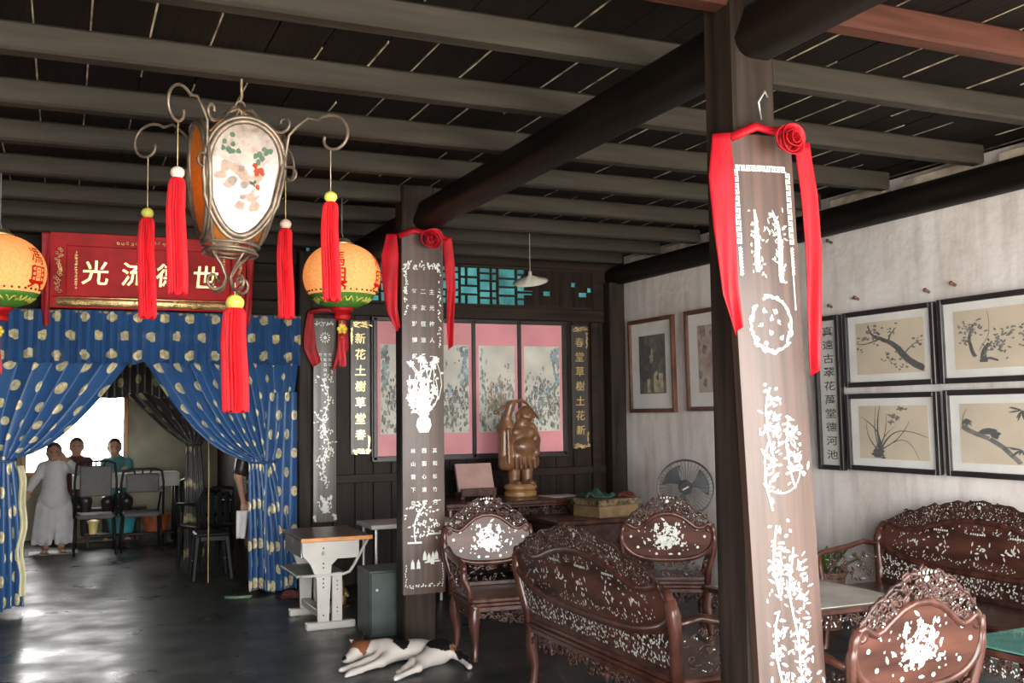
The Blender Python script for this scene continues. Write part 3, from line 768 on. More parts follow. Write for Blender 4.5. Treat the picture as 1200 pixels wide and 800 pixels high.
for i in range(18): P.append(leaf(.075+r6.gauss(0, .025), .43+r6.uniform(-.02, .06), r6.uniform(0, 6), .022, .005))
for cx, cz in ((-.085, .20), (-.045, .20), (.0, .255), (.03, .24), (.06, .25), (.085, .255), (.055, .225)):
    P.append([(cx-.014, cz-.03), (cx+.014, cz-.03), (cx+.011, cz+.01), (cx, cz+.035), (cx-.011, cz+.01)])
P += ribbon([(-.0, .21), (.11, .215)], .01)
for i in range(30): P.append(leaf(-.13+.26*i/29, .055+.006*math.sin(i), r6.uniform(0, 6), .014, .004))
for sx in (-1, 1):
    for i in range(8): P.append(leaf(sx*.132, .06+i*.018, r6.uniform(1, 2), .016, .003))
inlay_board('inlaid_board', 'brown couplet board with three columns of pearl characters beside the dog', (2.272, 6.735, .33), W2, H2, .03, M['board'], P)
ribbon_bow('red_ribbon', 'red satin ribbon with rosette on the three-column character board', (2.275, 6.71, 2.80), .30, .68, .80, 1.25, None, 9)

# board on the back wall
P = []
for i in range(26): P.append(leaf(-.08+.16*r6.random(), 1.78+r6.uniform(-.01, .012), r6.uniform(0, 6), .02, .005))
P.append(disc(0, 1.655, .017)); 
for i in range(12): P.append(leaf(.026*math.cos(i*PI/6), 1.655+.026*math.sin(i*PI/6), i*PI/6, .026, .006))
for cx, n_ in ((-.045, 2), (.0, 6), (.045, 3)):
    for i in range(n_):
        P += glyph_polys('竹松石山水雲'[i], cx, 1.50-i*.045, .03)
for i in range(24): P.append(leaf(r6.choice((-1, 1))*r6.uniform(.03, .085), 1.30+r6.uniform(-.05, .05), r6.uniform(0, 6), .018, .004))
z = 1.2
for k in range(11):
    zz = 1.20-k*.085; cx = .03*math.sin(k*1.3)
    P += ribbon(curve_pts((.03*math.sin((k-1)*1.3), zz+.085), (cx, zz), .1, 5), .007)
    for i in range(18 if 2 < k < 9 else 8): P.append(leaf(cx+r6.gauss(0, .030 if 2 < k < 9 else .02), zz+r6.uniform(-.05, .05), r6.uniform(0, 6), r6.uniform(.016, .034), .0065))
P += spray(0, .08, .11, .16, r6, 16, .03)
for sx in (-1, 1): P += spray(sx*.085, .01, .03, .06, r6, 3, .02)
inlay_board('inlaid_board', 'grey-brown board with tall pearl flowering branch beside blue curtain', (2.17, YB-.055, .59), .205, 1.83, .03, M['boardgrey'], P)
rb3 = thing('red_ribbon', 'dark red loop of cloth hung over board on the back wall', 'ribbon', (2.17, 9.13, 2.42))
for sx, l in ((-1, .42), (1, .45)):
    cloth_strip('ribbon_tail', [(sx*.14, 0, .06), (sx*.155, -.02, -.12), (sx*.15, -.03, -.28), (sx*.085, -.03, -l)], [(.05, 0, 0), (.09, 0, 0), (.11, 0, 0), (.07, 0, .05)], M['reddark'], rb3, seed=21+sx)
q = MB(); q.tube([(-.15, 0, .05), (-.05, -.03, .07), (.05, -.03, .07), (.15, 0, .05)], .022, 8); q.build('band', M['reddark'], rb3, smooth=True)

# gilt couplet boards flanking the painted panels
def couplet(label, xc, chars, flip):
    r_ = thing('couplet_board', label, 'board', (xc, YB-.004, 1.18))
    q = MB(); q.cbox(-.095, .095, -.025, 0, 0, 1.24, .005); q.build('panel', M['blackboard'], r_)
    text3d(chars, [(0, 1.07-i*.148) for i in range(7)], lambda u, v, d=0: (u, -.0245-d, v), 'gilt_character', M['gold'], r_, .098, .004, .04)
    g = MB(); rr = random.Random(flip+30)
    for i in range(26):
        u = -.085+.17*rr.random(); v = 1.20+rr.uniform(-.02, .02); g.polys([leaf(u, v, rr.uniform(-.5, .5), rr.uniform(.02, .05), .006)], lambda u, v, d=0: (u, -.0268-d, v))
        g.polys([leaf((1 if flip else -1)*.082, 1.16-.16*rr.random(), rr.uniform(1, 2), .03, .005)], lambda u, v, d=0: (u, -.0268-d, v))
        u = -.085+.17*rr.random(); v = .028+rr.uniform(-.02, .02); g.polys([leaf(u, v, rr.uniform(-.5, .5), rr.uniform(.02, .05), .007)], lambda u, v, d=0: (u, -.0268-d, v))
        g.polys([leaf(.08, .05+.10*rr.random(), rr.uniform(1, 2), .03, .005)], lambda u, v, d=0: (u, -.0268-d, v))
    g.build('gilt_border', M['gold'], r_)['kind'] = 'stuff'
couplet('black couplet board with gilt characters beside the tall pearl-branch board', 2.515, '新花土樹草堂春', 0)
couplet('black couplet board with gilt characters beside the corner post and plaster wall', 4.795, '春堂草樹土花新', 1)

# ------------------------------------------------------------------ four painted panels on pink silk in one dark frame
pp = thing('painted_screen', 'dark-framed set of four landscape scrolls on pink silk', 'picture', (0, YB-.002, 0))
q = MB()
xs = [2.655, 3.115, 3.640, 4.124, 4.615]
q.cbox(2.62, 4.65, -.022, 0, 1.12, 2.45, .004)
for x0 in xs: q.cbox(x0-.02, x0+.02, -.04, -.01, 1.12, 2.45, .005)
for z0, z1 in ((1.105, 1.155), (2.415, 2.455)): q.cbox(2.62, 4.65, -.04, -.01, z0, z1, .005)
q.build('frame', M['blackframe'], pp)
inkblue = mat('blue_grey_wash', (.22, .32, .34), .7, var=.4, scale=18); inkgreen = mat('grey_green_wash', (.24, .27, .20), .7, var=.5, scale=22)
silk = mat('pale_painting_silk', (.60, .58, .50), .6, var=.14, scale=4); inkbrown = mat('umber_wash', (.28, .19, .11), .7, var=.4, scale=20)
for i in range(4):
    a, b = xs[i]+.022, xs[i+1]-.022; rr = random.Random(40+i)
    q = MB(); q.box(a, b, -.026, -.022, 1.157, 2.413); m_ = q.build('silk_mount', M['pink'], pp)
    q = MB(); q.box(a+.03, b-.03, -.0275, -.026, 1.36, 2.20); q.build('painting', silk, m_)
    wd = b-a-.06; fn = lambda u, v, d=0: (a+.03+min(max(u, .01), .99)*wd, -.0285-d, 1.36+min(max(v, .01), .99)*.84)
    G, B, K = [], [], []
    side = -1 if i in (0, 2) else 1
    for k in range(150):
        u = rr.random(); v = rr.betavariate(1.3, 3.6); G.append(blob(u, v, rr.uniform(.012, .04), rr))
    cx = .12 if side < 0 else .9
    for k in range(56 if i != 2 else 14):
        v = rr.uniform(.55, 1.0); B.append(blob(cx+rr.gauss(0, .09)*(.4+v*.6), v, rr.uniform(.018, .045), rr))
    for k in range(26): B.append(blob(rr.uniform(.1, .9), rr.uniform(.3, .55), rr.uniform(.02, .045), rr))
    for k in range(16):
        u = rr.uniform(.08, .92); v = rr.uniform(.1, .4); h_ = rr.uniform(.06, .25)
        K += ribbon(curve_pts((u, v), (u+rr.uniform(-.06, .06), v+h_), rr.uniform(-.2, .2), 5), .008)
        for j in range(9): K.append(blob(u+rr.gauss(0, .05), v+h_+rr.gauss(0, .03), rr.uniform(.012, .026), rr))
    for k in range(7): K += ribbon([(rr.uniform(0, .4), .25+k*.03), (rr.uniform(.6, 1), .25+k*.03+rr.uniform(-.01, .01))], .004)
    for nm, PP, mm, dd in (('ink_wash', G, inkgreen, 0), ('ink_wash', B, inkblue, .0004), ('ink_wash', K, inkbrown if i == 2 else M['inkgrey'], .0008)):
        q = MB(); q.polys(PP, fn, dd); q.build(nm, mm, m_)['kind'] = 'stuff'
    q = MB(); q.box(a, b, -.034, -.0325, 1.157, 2.413); q.build('pane', M['glass'], pp)

# ------------------------------------------------------------------ framed pictures on the plaster wall (wall faces -x)
def wall_frame(name, label, y0, y1, z0, z1, fm, fw, mount, art, artm, lean=0.012, glass=True, group=None, mountm=None):
    """y0 is the far edge; local u runs from far edge towards the camera"""
    W, H = y0-y1, z1-z0
    r_ = thing(name, label, 'picture', (XR-.035, y0, z0), 0, group); r_.rotation_euler = (0, math.radians(-.8), 0)
    fn = lambda u, v, d=0: (-d, -u, v)
    q = MB()
    for b in ((0, fw, 0, H), (W-fw, W, 0, H), (fw, W-fw, 0, fw), (fw, W-fw, H-fw, H)):
        q.cbox(-.03, .01, -b[1], -b[0], b[2], b[3], .004)
    q.build('frame', fm, r_)
    q = MB(); q.box(-.004, .006, -W+fw, -fw, fw, H-fw); q.build('mount', mountm or M['mount'], r_)
    if art:
        au0, au1, av0, av1 = mount; aw, ah = W*(au1-au0), H*(av1-av0)
        q = MB(); q.box(-.006, -.004, -W*au1, -W*au0, H*av0, H*av1); q.build('paper', artm, r_)
        for nm, PP, mm, dd in art:
            q = MB(); q.polys(PP, lambda u, v, d=0: fn(W*au0+min(max(u, .01), .99)*aw, H*av0+min(max(v, .01), .99)*ah, .0068+dd+d)); q.build(nm, mm, r_)['kind'] = 'stuff'
    if glass:
        q = MB(); q.box(-.02, -.0185, -W+fw, -fw, fw, H-fw); q.build('pane', M['glass'], r_)
    return r_
def brush(p0, p1, bend, w0, w1, rr, n=9, jit=.006):
    P = curve_pts(p0, p1, bend, n, rr, jit); return ribbon(P, [w0+(w1-w0)*i/(n-1)*rr.uniform(.8, 1.15) for i in range(n)])
rr = random.Random(77)
# plum branch
A = brush((1.0, .05), (.62, .48), .08, .12, .085, rr)+brush((.62, .48), (.28, .72), -.05, .085, .06, rr)+brush((.30, .70), (.20, .95), .1, .04, .015, rr)+brush((.35, .66), (.02, .60), .1, .03, .01, rr)+brush((.5, .6), (.62, .85), .1, .03, .01, rr)+brush((.72, .36), (.98, .58), .1, .02, .008, rr)
B = []
for cx, cy, n_, sp in ((.26, .74, 26, .075), (.56, .8, 10, .05), (.06, .6, 9, .05), (.92, .55, 9, .05), (.6, .2, 8, .06), (.45, .3, 5, .04), (.7, .1, 6, .04)):
    for i in range(n_): B.append(blob(cx+rr.gauss(0, sp), cy+rr.gauss(0, sp*1.2), rr.uniform(.012, .03), rr, 7))
B += brush((.45, .42), (.6, .12), -.1, .012, .006, rr)
wall_frame('framed_painting', 'black-framed ink painting of a thick plum branch with blossoms', 5.885, 5.030, 1.70, 2.243, M['blackframe'], .035, (.13, .88, .16, .84), [('ink_strokes', A, M['ink'], 0), ('ink_blossoms', B, M['inkgrey'], .0004)], M['paper'])
# rock and leaves
A = brush((.25, .2), (.24, .75), .1, .05, .03, rr)+brush((.36, .1), (.42, .42), .1, .09, .04, rr)+brush((.3, .12), (.52, .12), .2, .05, .03, rr)
B = []
for cx, cy, n_, sp in ((.22, .68, 40, .075), (.15, .5, 14, .05), (.5, .4, 46, .08), (.62, .55, 14, .05), (.85, .5, 36, .08), (.97, .3, 10, .05)):
    for i in range(n_): B.append(leaf(cx+rr.gauss(0, sp), cy+rr.gauss(0, sp*1.2), rr.uniform(0, 6.28), rr.uniform(.03, .07), .014))
B += brush((.3, .3), (.42, .95), -.1, .01, .006, rr)
wall_frame('framed_painting', 'black-framed ink painting of rocks with dense dark leaves', 4.995, 4.14, 1.70, 2.248, M['blackframe'], .035, (.13, .88, .16, .84), [('ink_strokes', A, M['ink'], 0), ('ink_leaves', B, M['inkgrey'], .0004)], M['paper'])
# orchid
A = []
for x1, y1, bd, w_ in ((.0, .82, -.15, .03), (.12, .70, .1, .02), (.33, 1.0, .05, .045), (.27, .98, .05, .02), (.42, .85, -.05, .02), (.75, .72, -.1, .02), (1.0, .42, .33, .03), (.86, .02, .5, .018), (.55, .62, .1, .02)):
    A += brush((.30+rr.uniform(-.03, .03), .16), (x1, y1), bd, w_, .004, rr, 10, .002)
for i in range(26): A.append(blob(.27+rr.gauss(0, .05), .14+rr.gauss(0, .08), rr.uniform(.02, .05), rr))
B = []
for cx, cy in ((.5, .82), (.62, .95), (.68, .93), (.48, .70), (.56, .78)):
    for i in range(7): B.append(leaf(cx, cy, rr.uniform(0, 6.28), rr.uniform(.04, .07), .016))
wall_frame('framed_painting', 'black-framed ink painting of an orchid with long arching leaves', 5.885, 5.025, 1.105, 1.652, M['blackframe'], .035, (.13, .88, .16, .84), [('ink_strokes', A, M['ink'], 0), ('ink_flowers', B, M['inkgrey'], .0004)], M['paper'])
# bird on a branch with bamboo
A = brush((.02, .62), (.35, .42), -.05, .08, .07, rr)+brush((.35, .42), (.7, .02), .05, .07, .06, rr)+brush((.80, .98), (.78, .05), .03, .02, .02, rr)+brush((.97, .6), (.93, .05), .03, .04, .04, rr)
A += brush((.04, .6), (.1, .9), .1, .02, .008, rr)
B = [leaf(.22, .52, .15, .24, .055), leaf(.38, .55, -1.1, .16, .05), blob(.44, .5, .05, rr)]
for cx, cy, n_ in ((.74, .88, 14), (.95, .5, 16), (.72, .25, 8), (.08, .75, 7)):
    for i in range(n_): B.append(leaf(cx, cy, rr.uniform(2.4, 5.6), rr.uniform(.08, .2), .013))
wall_frame('framed_painting', 'black-framed ink painting of a bird perched among bamboo', 4.975, 4.13, 1.107, 1.658, M['blackframe'], .035, (.13, .88, .16, .84), [('ink_strokes', A, M['inkgrey'], 0), ('ink_bird', B, M['ink'], .0004)], M['paper'])
# narrow calligraphy
CH = '真遠古翠花萬堂德河池'
A = []
for i, ch in enumerate(CH): A += glyph_polys(ch, .5, .945-i*.099, .068, .06, .068*0+11.5)
A = [[(.5+(u-.5)*.85, v) for u, v in p] for p in A]
wall_frame('calligraphy_scroll', 'narrow black-framed vertical calligraphy beside the ink paintings', 6.20, 5.925, 1.095, 2.24, M['blackframe'], .035, (.18, .82, .05, .95), [('ink_characters', A, M['ink'], 0)], M['paperw'], mountm=M['paperw'])
# two brown framed pictures deeper in the room
G = []; B = []
for i in range(30): G.append(blob(rr.random(), rr.uniform(.25, 1), rr.uniform(.05, .13), rr))
for i in range(5): G += brush((rr.random(), .3), (rr.random(), 1), .1, .04, .02, rr)
B += [rect(.55, .72, .02, .38), rect(.74, .9, .02, .34), rect(.3, .42, .02, .25), blob(.48, .6, .09, rr), blob(.5, .72, .05, rr)]
dk = mat('dark_olive_photo', (.10, .085, .045), .6, var=.5, scale=12); ltp = mat('tan_photo', (.45, .38, .24), .6, var=.3, scale=12)
wall_frame('framed_picture', 'brown-framed dark picture with pale shapes near the corner post', 9.0, 8.17, 1.53, 2.45, M['brownframe'], .04, (.22, .80, .20, .82), [('print_shapes', G, M['ink'], 0), ('print_shapes', B, ltp, .0004)], dk)
G = [blob(rr.random(), rr.random(), rr.uniform(.06, .15), rr) for i in range(26)]
wall_frame('framed_picture', 'brown-framed pinkish picture beside the brown-framed dark picture', 7.97, 7.14, 1.54, 2.455, M['brownframe'], .04, (.22, .80, .18, .84), [('print_shapes', G, mat('mauve_print', (.36, .25, .24), .6, var=.4, scale=9), 0)], mat('buff_print', (.48, .38, .30), .6, var=.2, scale=6))
for i, (y, z) in enumerate(((6.06, 2.30), (5.78, 2.33), (5.12, 2.31), (4.9, 2.33), (6.05, 2.79), (9.2, 2.2))[:5]):
    q = MB(); q.cyl((XR+.03, y, z), (XR-.045, y-.01, z+.02), .012, .009, 8); q.ell((XR-.045, y-.01, z+.02), .014, 8, 5)
    tag(q.build('wall_peg', M['brownframe'], smooth=True), ('short wooden peg in the plaster above the narrow calligraphy', 'wooden peg above the plum painting on its calligraphy side', 'wooden peg above the plum painting on the rock painting side', 'wooden peg in the plaster above the rock painting', 'stubby wooden peg high on the plaster wall under the beam')[i], 'peg', 'pegs above the paintings')

# ------------------------------------------------------------------ lanterns
def tassel_part(parent, top, cord, length, r, beadm, strandm=None, name='tassel'):
    """cord + bead + fluted skirt of threads hanging from point top"""
    x, y, z = top; zb = z-cord; prof = [(.25, 0), (.75, -.02), (.9, -.06), (1.0, -.3), (1.08, -.75), (1.05, -1.0)]
    q = MB(); n = 44; V = []; F = []
    for i, (rr, t) in enumerate(prof):
        for k in range(n):
            a = 2*PI*k/n; fl_ = 1+(.13 if k % 2 else -.05)*min(1, i*.5); zz = zb-.028+t*length+(.012*math.sin(k*2.7) if i == len(prof)-1 else 0)
            V.append((x+r*rr*fl_*math.cos(a)+.006*math.sin(t*5), y+r*rr*fl_*math.sin(a), zz))
    for i in range(len(prof)-1):
        for k in range(n): F.append((i*n+(k+1) % n, i*n+k, (i+1)*n+k, (i+1)*n+(k+1) % n))
    F.append(tuple(range(n))); F.append(tuple((len(prof)-1)*n+k for k in range(n-1, -1, -1))); q.add(V, F)
    t_ = q.build(name, strandm or M['tassel'], parent)
    b = MB(); b.ell((x, y, zb-.012), (r*.85, r*.85, r*.75), 14, 9); b.build('bead', beadm, t_, smooth=True)
    c = MB(); c.cyl((x, y, z), (x, y, zb), .0022, n=5); c.build('cord', M['brass'], t_)
    return t_
HK = Vector((.70, 4.53, 2.985)); TL = Matrix.Rotation(math.radians(3.5), 4, 'Y')
la = thing('iron_lantern', 'scrolled iron lantern with painted oval panels and red tassels', 'lantern', HK, math.radians(6))
def T(p): return tuple((TL @ Vector(p)))
q = MB()
def spiral2(c, e1, e2, r0, r1, a0, a1, n=16): return [Vector(c)+(Vector(e1)*math.cos(a0+(a1-a0)*i/(n-1))+Vector(e2)*math.sin(a0+(a1-a0)*i/(n-1)))*(r0+(r1-r0)*i/(n-1)) for i in range(n)]
Zv = Vector((0, 0, 1)); tips = []
for sx, sy in ((-1, -1), (1, -1), (-1, 1), (1, 1)):
    e = Vector((sx, sy, 0)).normalized(); rc = .165*math.sqrt(2)
    b0 = e*(.10*1.414)+Zv*(-.70); b1 = e*rc+Zv*(-.33)
    # corner rib up from the base, over the top and curling outward
    P = [b0, e*.185+Zv*(-.55), b1, e*(rc+.012)+Zv*(-.22), e*(rc+.045)+Zv*(-.185), e*(rc+.10)+Zv*(-.145)]
    cc = e*(rc+.215)+Zv*(-.235)
    P += spiral2(cc, -e, Zv, .105, .030, .85, 6.4, 22)
    q.tube([T(p) for p in P], [.0068]*len(P), 7)
    tip = cc+Zv*(-.058); tips.append(((sx, sy), tip))
    # top bar to the hanging ring with an inner curl
    P = [Zv*(-.085), e*.06+Zv*(-.10), e*.13+Zv*(-.17), e*.19+Zv*(-.20)]+spiral2(e*.215+Zv*(-.165), e, Zv, .04, .012, -1.7, 3.2, 12)
    q.tube([T(p) for p in P], .0075, 7)
    # small leaf curl low on the rib
    q.tube([T(p) for p in spiral2(e*(rc+.03)+Zv*(-.40), -e, Zv, .045, .012, .9, 5.5, 12)], .006, 6)
for zz, hw_ in ((-.70, .105), (-.72, .09), (-.735, .10)):
    q.tube([T((hw_*math.cos(a)*1.15, hw_*math.sin(a)*1.15, zz)) for a in np.linspace(0, 2*PI, 24, endpoint=False)], .007, 6, closed=True)
for k in range(4):          # bottom scrolls
    e = Vector((math.cos(k*PI/2+.4), math.sin(k*PI/2+.4), 0))
    P = [e*.10+Zv*(-.73), e*.04+Zv*(-.79), e*.012+Zv*(-.84)]+[e*.03+Zv*(-.885)]+spiral2(e*.075+Zv*(-.86), e, Zv, .045, .014, -2.4, 2.9, 12)
    q.tube([T(p) for p in P], .0065, 6)
q.tube([T((.02*math.cos(a), 0, -.075+.02*math.sin(a))) for a in np.linspace(0, 2*PI, 14, endpoint=False)], .005, 6, closed=True)
q.build('scroll_frame', M['iron'], la, smooth=True)
q = MB(); q.tube([(0, 0, .046), (0, 0, 0), (.003, 0, -.03), T((0, 0, -.06))], .006, 6); q.tube([T((0, 0, -.09)), T((.05, .0, -.2))], .003, 5); q.tube([T((0, 0, -.09)), T((-.05, 0, -.2))], .003, 5); q.build('hanging_wire', M['brass'], la)
paint = bpy.data.materials.new('painted_glass'); paint.use_nodes = True; N, L = nt(paint); N.remove(N['Principled BSDF'])
tc = N.new('ShaderNodeTexCoord'); nz = N.new('ShaderNodeTexNoise'); nz.inputs['Scale'].default_value = 11; nz.inputs['Detail'].default_value = 6; L.new(tc.outputs['Object'], nz.inputs['Vector'])
rp = ramp_color(N, L, nz.outputs[0], [(.30, (.08, .16, .12)), (.40, (.46, .36, .30)), (.52, (.60, .55, .49)), (.60, (.54, .38, .32)), (.68, (.50, .16, .09)), (.76, (.60, .50, .42))])
d_ = N.new('ShaderNodeBsdfDiffuse'); t_ = N.new('ShaderNodeBsdfTranslucent'); x_ = N.new('ShaderNodeMixShader'); x_.inputs[0].default_value = .5
gl = N.new('ShaderNodeBsdfGlossy'); gl.inputs['Roughness'].default_value = .15; y_ = N.new('ShaderNodeMixShader'); y_.inputs[0].default_value = .06
L.new(rp.outputs[0], d_.inputs[0]); L.new(rp.outputs[0], t_.inputs[0]); L.new(d_.outputs[0], x_.inputs[1]); L.new(t_.outputs[0], x_.inputs[2]); L.new(x_.outputs[0], y_.inputs[1]); L.new(gl.outputs[0], y_.inputs[2]); L.new(y_.outputs[0], N['Material Output'].inputs[0])
amber = paper_lantern('amber_glass', (.85, .40, .10), .5)
def egg(t):
    c, s_ = math.cos(t), math.sin(t); v = s_*.235; wdt = .148*(1+.24*s_)*(1 if s_ > 0 else 1-.05*s_)
    return (wdt*c*(1.0 if s_ > -.2 else 1+.05), v)
for k in range(4):
    an = k*PI/2; nrm = Vector((math.sin(an), -math.cos(an), 0)); tg = Vector((math.cos(an), math.sin(an), 0))
    def pf_(u, v, d=0): return T(tg*u+nrm*(.150+.13*(v+.0)+d)+Zv*(-.435+v))
    pts = [egg(2*PI*i/36) for i in range(36)]
    q = MB(); q.prism(pts, pf_, -.003, .003); g_ = q.build('painted_panel', paint if k == 0 else amber, la)
    if k == 0:
        rm = random.Random(6)
        for nm, cc_, blobs in (('painted_ground', (.70, .52, .42), [(rm.uniform(-.10, .09), rm.uniform(-.19, .10), .024) for _ in range(14)]), ('painted_hill', (.50, .42, .38), [(rm.gauss(-.03, .035), rm.gauss(0, .03), .018) for _ in range(12)]),
                               ('painted_foliage', (.16, .26, .18), [(sx_*(.05+.09*j/15)+rm.gauss(0, .012), .095+.06*j/15+rm.gauss(0, .014), .013) for sx_ in (-1, 1) for j in range(16)]), ('painted_figure', (.60, .12, .06), [(.055+rm.gauss(0, .010), .025+rm.gauss(0, .022), .013) for _ in range(10)]),
                               ('painted_figure', (.88, .86, .82), [(.035+.014*j+rm.gauss(0, .004), -.035-.016*j, .014) for j in range(4)]), ('painted_figure', (.12, .15, .10), [(.04+rm.gauss(0, .008), -.012+rm.gauss(0, .006), .008) for _ in range(5)])):
            qq = MB(); qq.polys([blob(u, v, r, rm) for u, v, r in blobs if (u/.14)**2+(v/.2)**2 < 1], lambda u, v, d=0: pf_(u, v, .0035+d)); qq.build(nm, paper_lantern('glass_paint', cc_, .4), g_)['kind'] = 'stuff'
    q = MB(); q.tube([pf_(u*1.02, v*1.02, .004) for u, v in pts], .013, 7, closed=True); q.tube([pf_(u*1.13, v*1.10, -.004) for u, v in pts], .010, 7, closed=True); q.build('panel_rim', M['iron'], g_, smooth=True)
for (sg, tip), (cord, ln, bm_) in zip(tips, ((.19, .46, M['creambead']), (.19, .42, M['yellowbead']), (.24, .45, M['yellowbead']), (.20, .43, M['creambead']))):
    tassel_part(la, T(tip), cord, ln, .033, bm_)
tassel_part(la, T((.03, 0, -.86)), .075, .45, .048, M['yellowbead'])
q = MB(); q.ell(T((0, 0, -.46)), (.035, .035, .05), 12, 8); q.build('bulb', mat('lit_lamp_bulb', (1, .8, .5), .5, var=0, emit=((1, .72, .38), 6)), la, smooth=True)
pl_ = bpy.data.lights.new('lantern_lamp', 'POINT'); pl_.energy = .4; pl_.color = (1, .78, .5); pl_.shadow_soft_size = .05
po = bpy.data.objects.new('lantern_lamp', pl_); po.location = HK+Vector(T((0, 0, -.40))); COL.objects.link(po)

redink = paper_lantern('red_ink', (.62, .03, .02), .5)
def round_lantern(label, c, hang):
    r_ = thing('silk_lantern', label, 'lantern', c); RX, RZ = .265, .225
    n = 48; prof = [(RX*math.cos(t)**.9 if abs(math.cos(t)) > 1e-3 else .02, RZ*math.sin(t)) for t in np.linspace(-1.30, 1.30, 25)]
    V = []; F = []
    for r0, z in prof:
        for k in range(n): a = 2*PI*k/n; rr = r0*(1-.010*abs(math.sin(a*8))); V.append((rr*math.cos(a), rr*math.sin(a), z))
    for i in range(24):
        for k in range(n): F.append((i*n+k, i*n+(k+1) % n, (i+1)*n+(k+1) % n, (i+1)*n+k))
    q = MB(); q.add(V, F); b_ = q.build('silk_shell', M['lanternpaper'], r_, smooth=True)
    def on(u, v, d=0):   # u metres round the belly, v height
        t = max(-1.25, min(1.25, math.asin(max(-.98, min(.98, v/RZ))))); rr = RX*math.cos(t)**.9+.003+d
        a = u/RX; return (rr*math.sin(a), -rr*math.cos(a), v*1.005)
    def onglyph(ch, u, v, s_, nm, m):
        P, Fc = glyph(ch); bm = bmesh.new(); vs_ = [bm.verts.new((p[0]*s_+u, p[1]*s_+v, 0)) for p in P]
        for f in Fc:
            try: bm.faces.new([vs_[i] for i in f])
            except ValueError: pass
        bmesh.ops.triangulate(bm, faces=bm.faces[:]); bmesh.ops.subdivide_edges(bm, edges=bm.edges[:], cuts=3, use_grid_fill=True)
        for v_ in bm.verts: v_.co = on(v_.co.x, v_.co.y)
        q = MB(); q.bm(bm); q.build(nm, m, r_)
    for u0 in (-.10, .26, .68, -.52):
        onglyph('馮', u0, .085, .105, 'character', redink); onglyph('興', u0+.0, -.04, .14, 'character', redink)
    # green band near the bottom with a yellow wave, dotted hem and red neck
    q = MB(); q.lathe([(RX*math.cos(t)**.9+.004, RZ*math.sin(t)) for t in np.linspace(-1.30, -.62, 8)], 48); g_ = q.build('green_band', M['greenpaper'], r_, smooth=True)
    q = MB()
    for k in range(14):
        a = 2*PI*k/14
        P = [(.054*RX/.265*(i-3)/3+a*RX, RZ*math.sin(-.85)+.016*math.sin(i*1.9+k)) for i in range(7)]
        q.tube([on(*p) for p in P], .006, 5)
    q.build('yellow_waves', M['yellowbead'], g_, smooth=True)
    q = MB()
    for k in range(36):
        q.ell(on(2*PI*RX*k/36, RZ*math.sin(-.52)), .008, 6, 4)
    q.build('dotted_hem', M['brownframe'], r_)['kind'] = 'stuff'
    q = MB(); q.lathe([(.075, .0), (.08, .02), (.06, .035), (.05, .05)], 24, (0, 0, .205)); q.build('top_cap', M['brass'], r_, smooth=40)
    q = MB(); q.lathe([(.035, -.075), (.055, -.07), (.06, -.045), (.045, -.03), (.075, -.01), (.08, .01), (.07, .02)], 24, (0, 0, -.225)); q.build('bottom_drum', M['red'], r_, smooth=40)
    q = MB(); q.tube([(0, 0, .25), (.008, 0, .27), (0, 0, .30), (0, 0, hang)], .004, 5); q.build('hanging_cord', M['steel'], r_)
    tp = tassel_part(r_, (0, 0, -.29), .10, .19, .020, M['redcloth'], M['reddark'])
    q = MB()
    for i in range(6):
        a = i*PI/3; q.ell((.022*math.cos(a), -.004+.012*math.sin(a*2), -.36+.022*math.sin(a)), (.016, .012, .016), 8, 5)
    q.ell((0, -.012, -.36), .012, 8, 5); q.ell((0, 0, -.41), .012, 8, 5); q.ell((0, 0, -.43), .009, 8, 5)
    q.build('yellow_flower', mat('yellow_silk', (.85, .62, .06), .5) if 'yellow_silk' not in bpy.data.materials else bpy.data.materials['yellow_silk'], tp, smooth=True)
    q = MB(); q.ell((.02, -.03, -.02), (.035, .035, .045), 12, 8); q.build('bulb', M['bulb'], r_, smooth=True)
    l = bpy.data.lights.new('lantern_lamp', 'POINT'); l.energy = .5; l.color = (1, .66, .28); l.shadow_soft_size = .04
    o = bpy.data.objects.new('lantern_lamp', l); o.location = Vector(c)+Vector((.02, -.08, -.02)); COL.objects.link(o)
round_lantern('round peach silk lantern hanging beside the pearl-branch board', (1.735, 6.83, 2.49), .545)
round_lantern('round peach silk lantern hanging beside the red plaque end', (-.363, 6.83, 2.43), .605)

# small pendant lamp
lp = thing('pendant_lamp', 'tilted white enamel lamp hanging on a thin cord before the transom', 'lamp', (3.69, 8.0, 2.69))
q = MB(); q.lathe([(.0, .035), (.03, .034), (.06, .02), (.15, -.012), (.155, -.018), (.148, -.016), (.05, .008), (.0, .01)], 28); q.xf(Matrix.Rotation(math.radians(-14), 4, 'Y') @ Matrix.Rotation(math.radians(18), 4, 'X')); q.build('shade', mat('cream_enamel', (.75, .72, .60), .35, var=.08), lp, smooth=40)
q = MB(); q.cyl((0, 0, .02), (0, 0, .075), .022, .014, 12); q.build('socket', M['white'], lp, smooth=40)
q = MB(); q.cyl((0, 0, .07), (0, .0, .46), .003, n=5); q.build('cord', M['white'], lp)

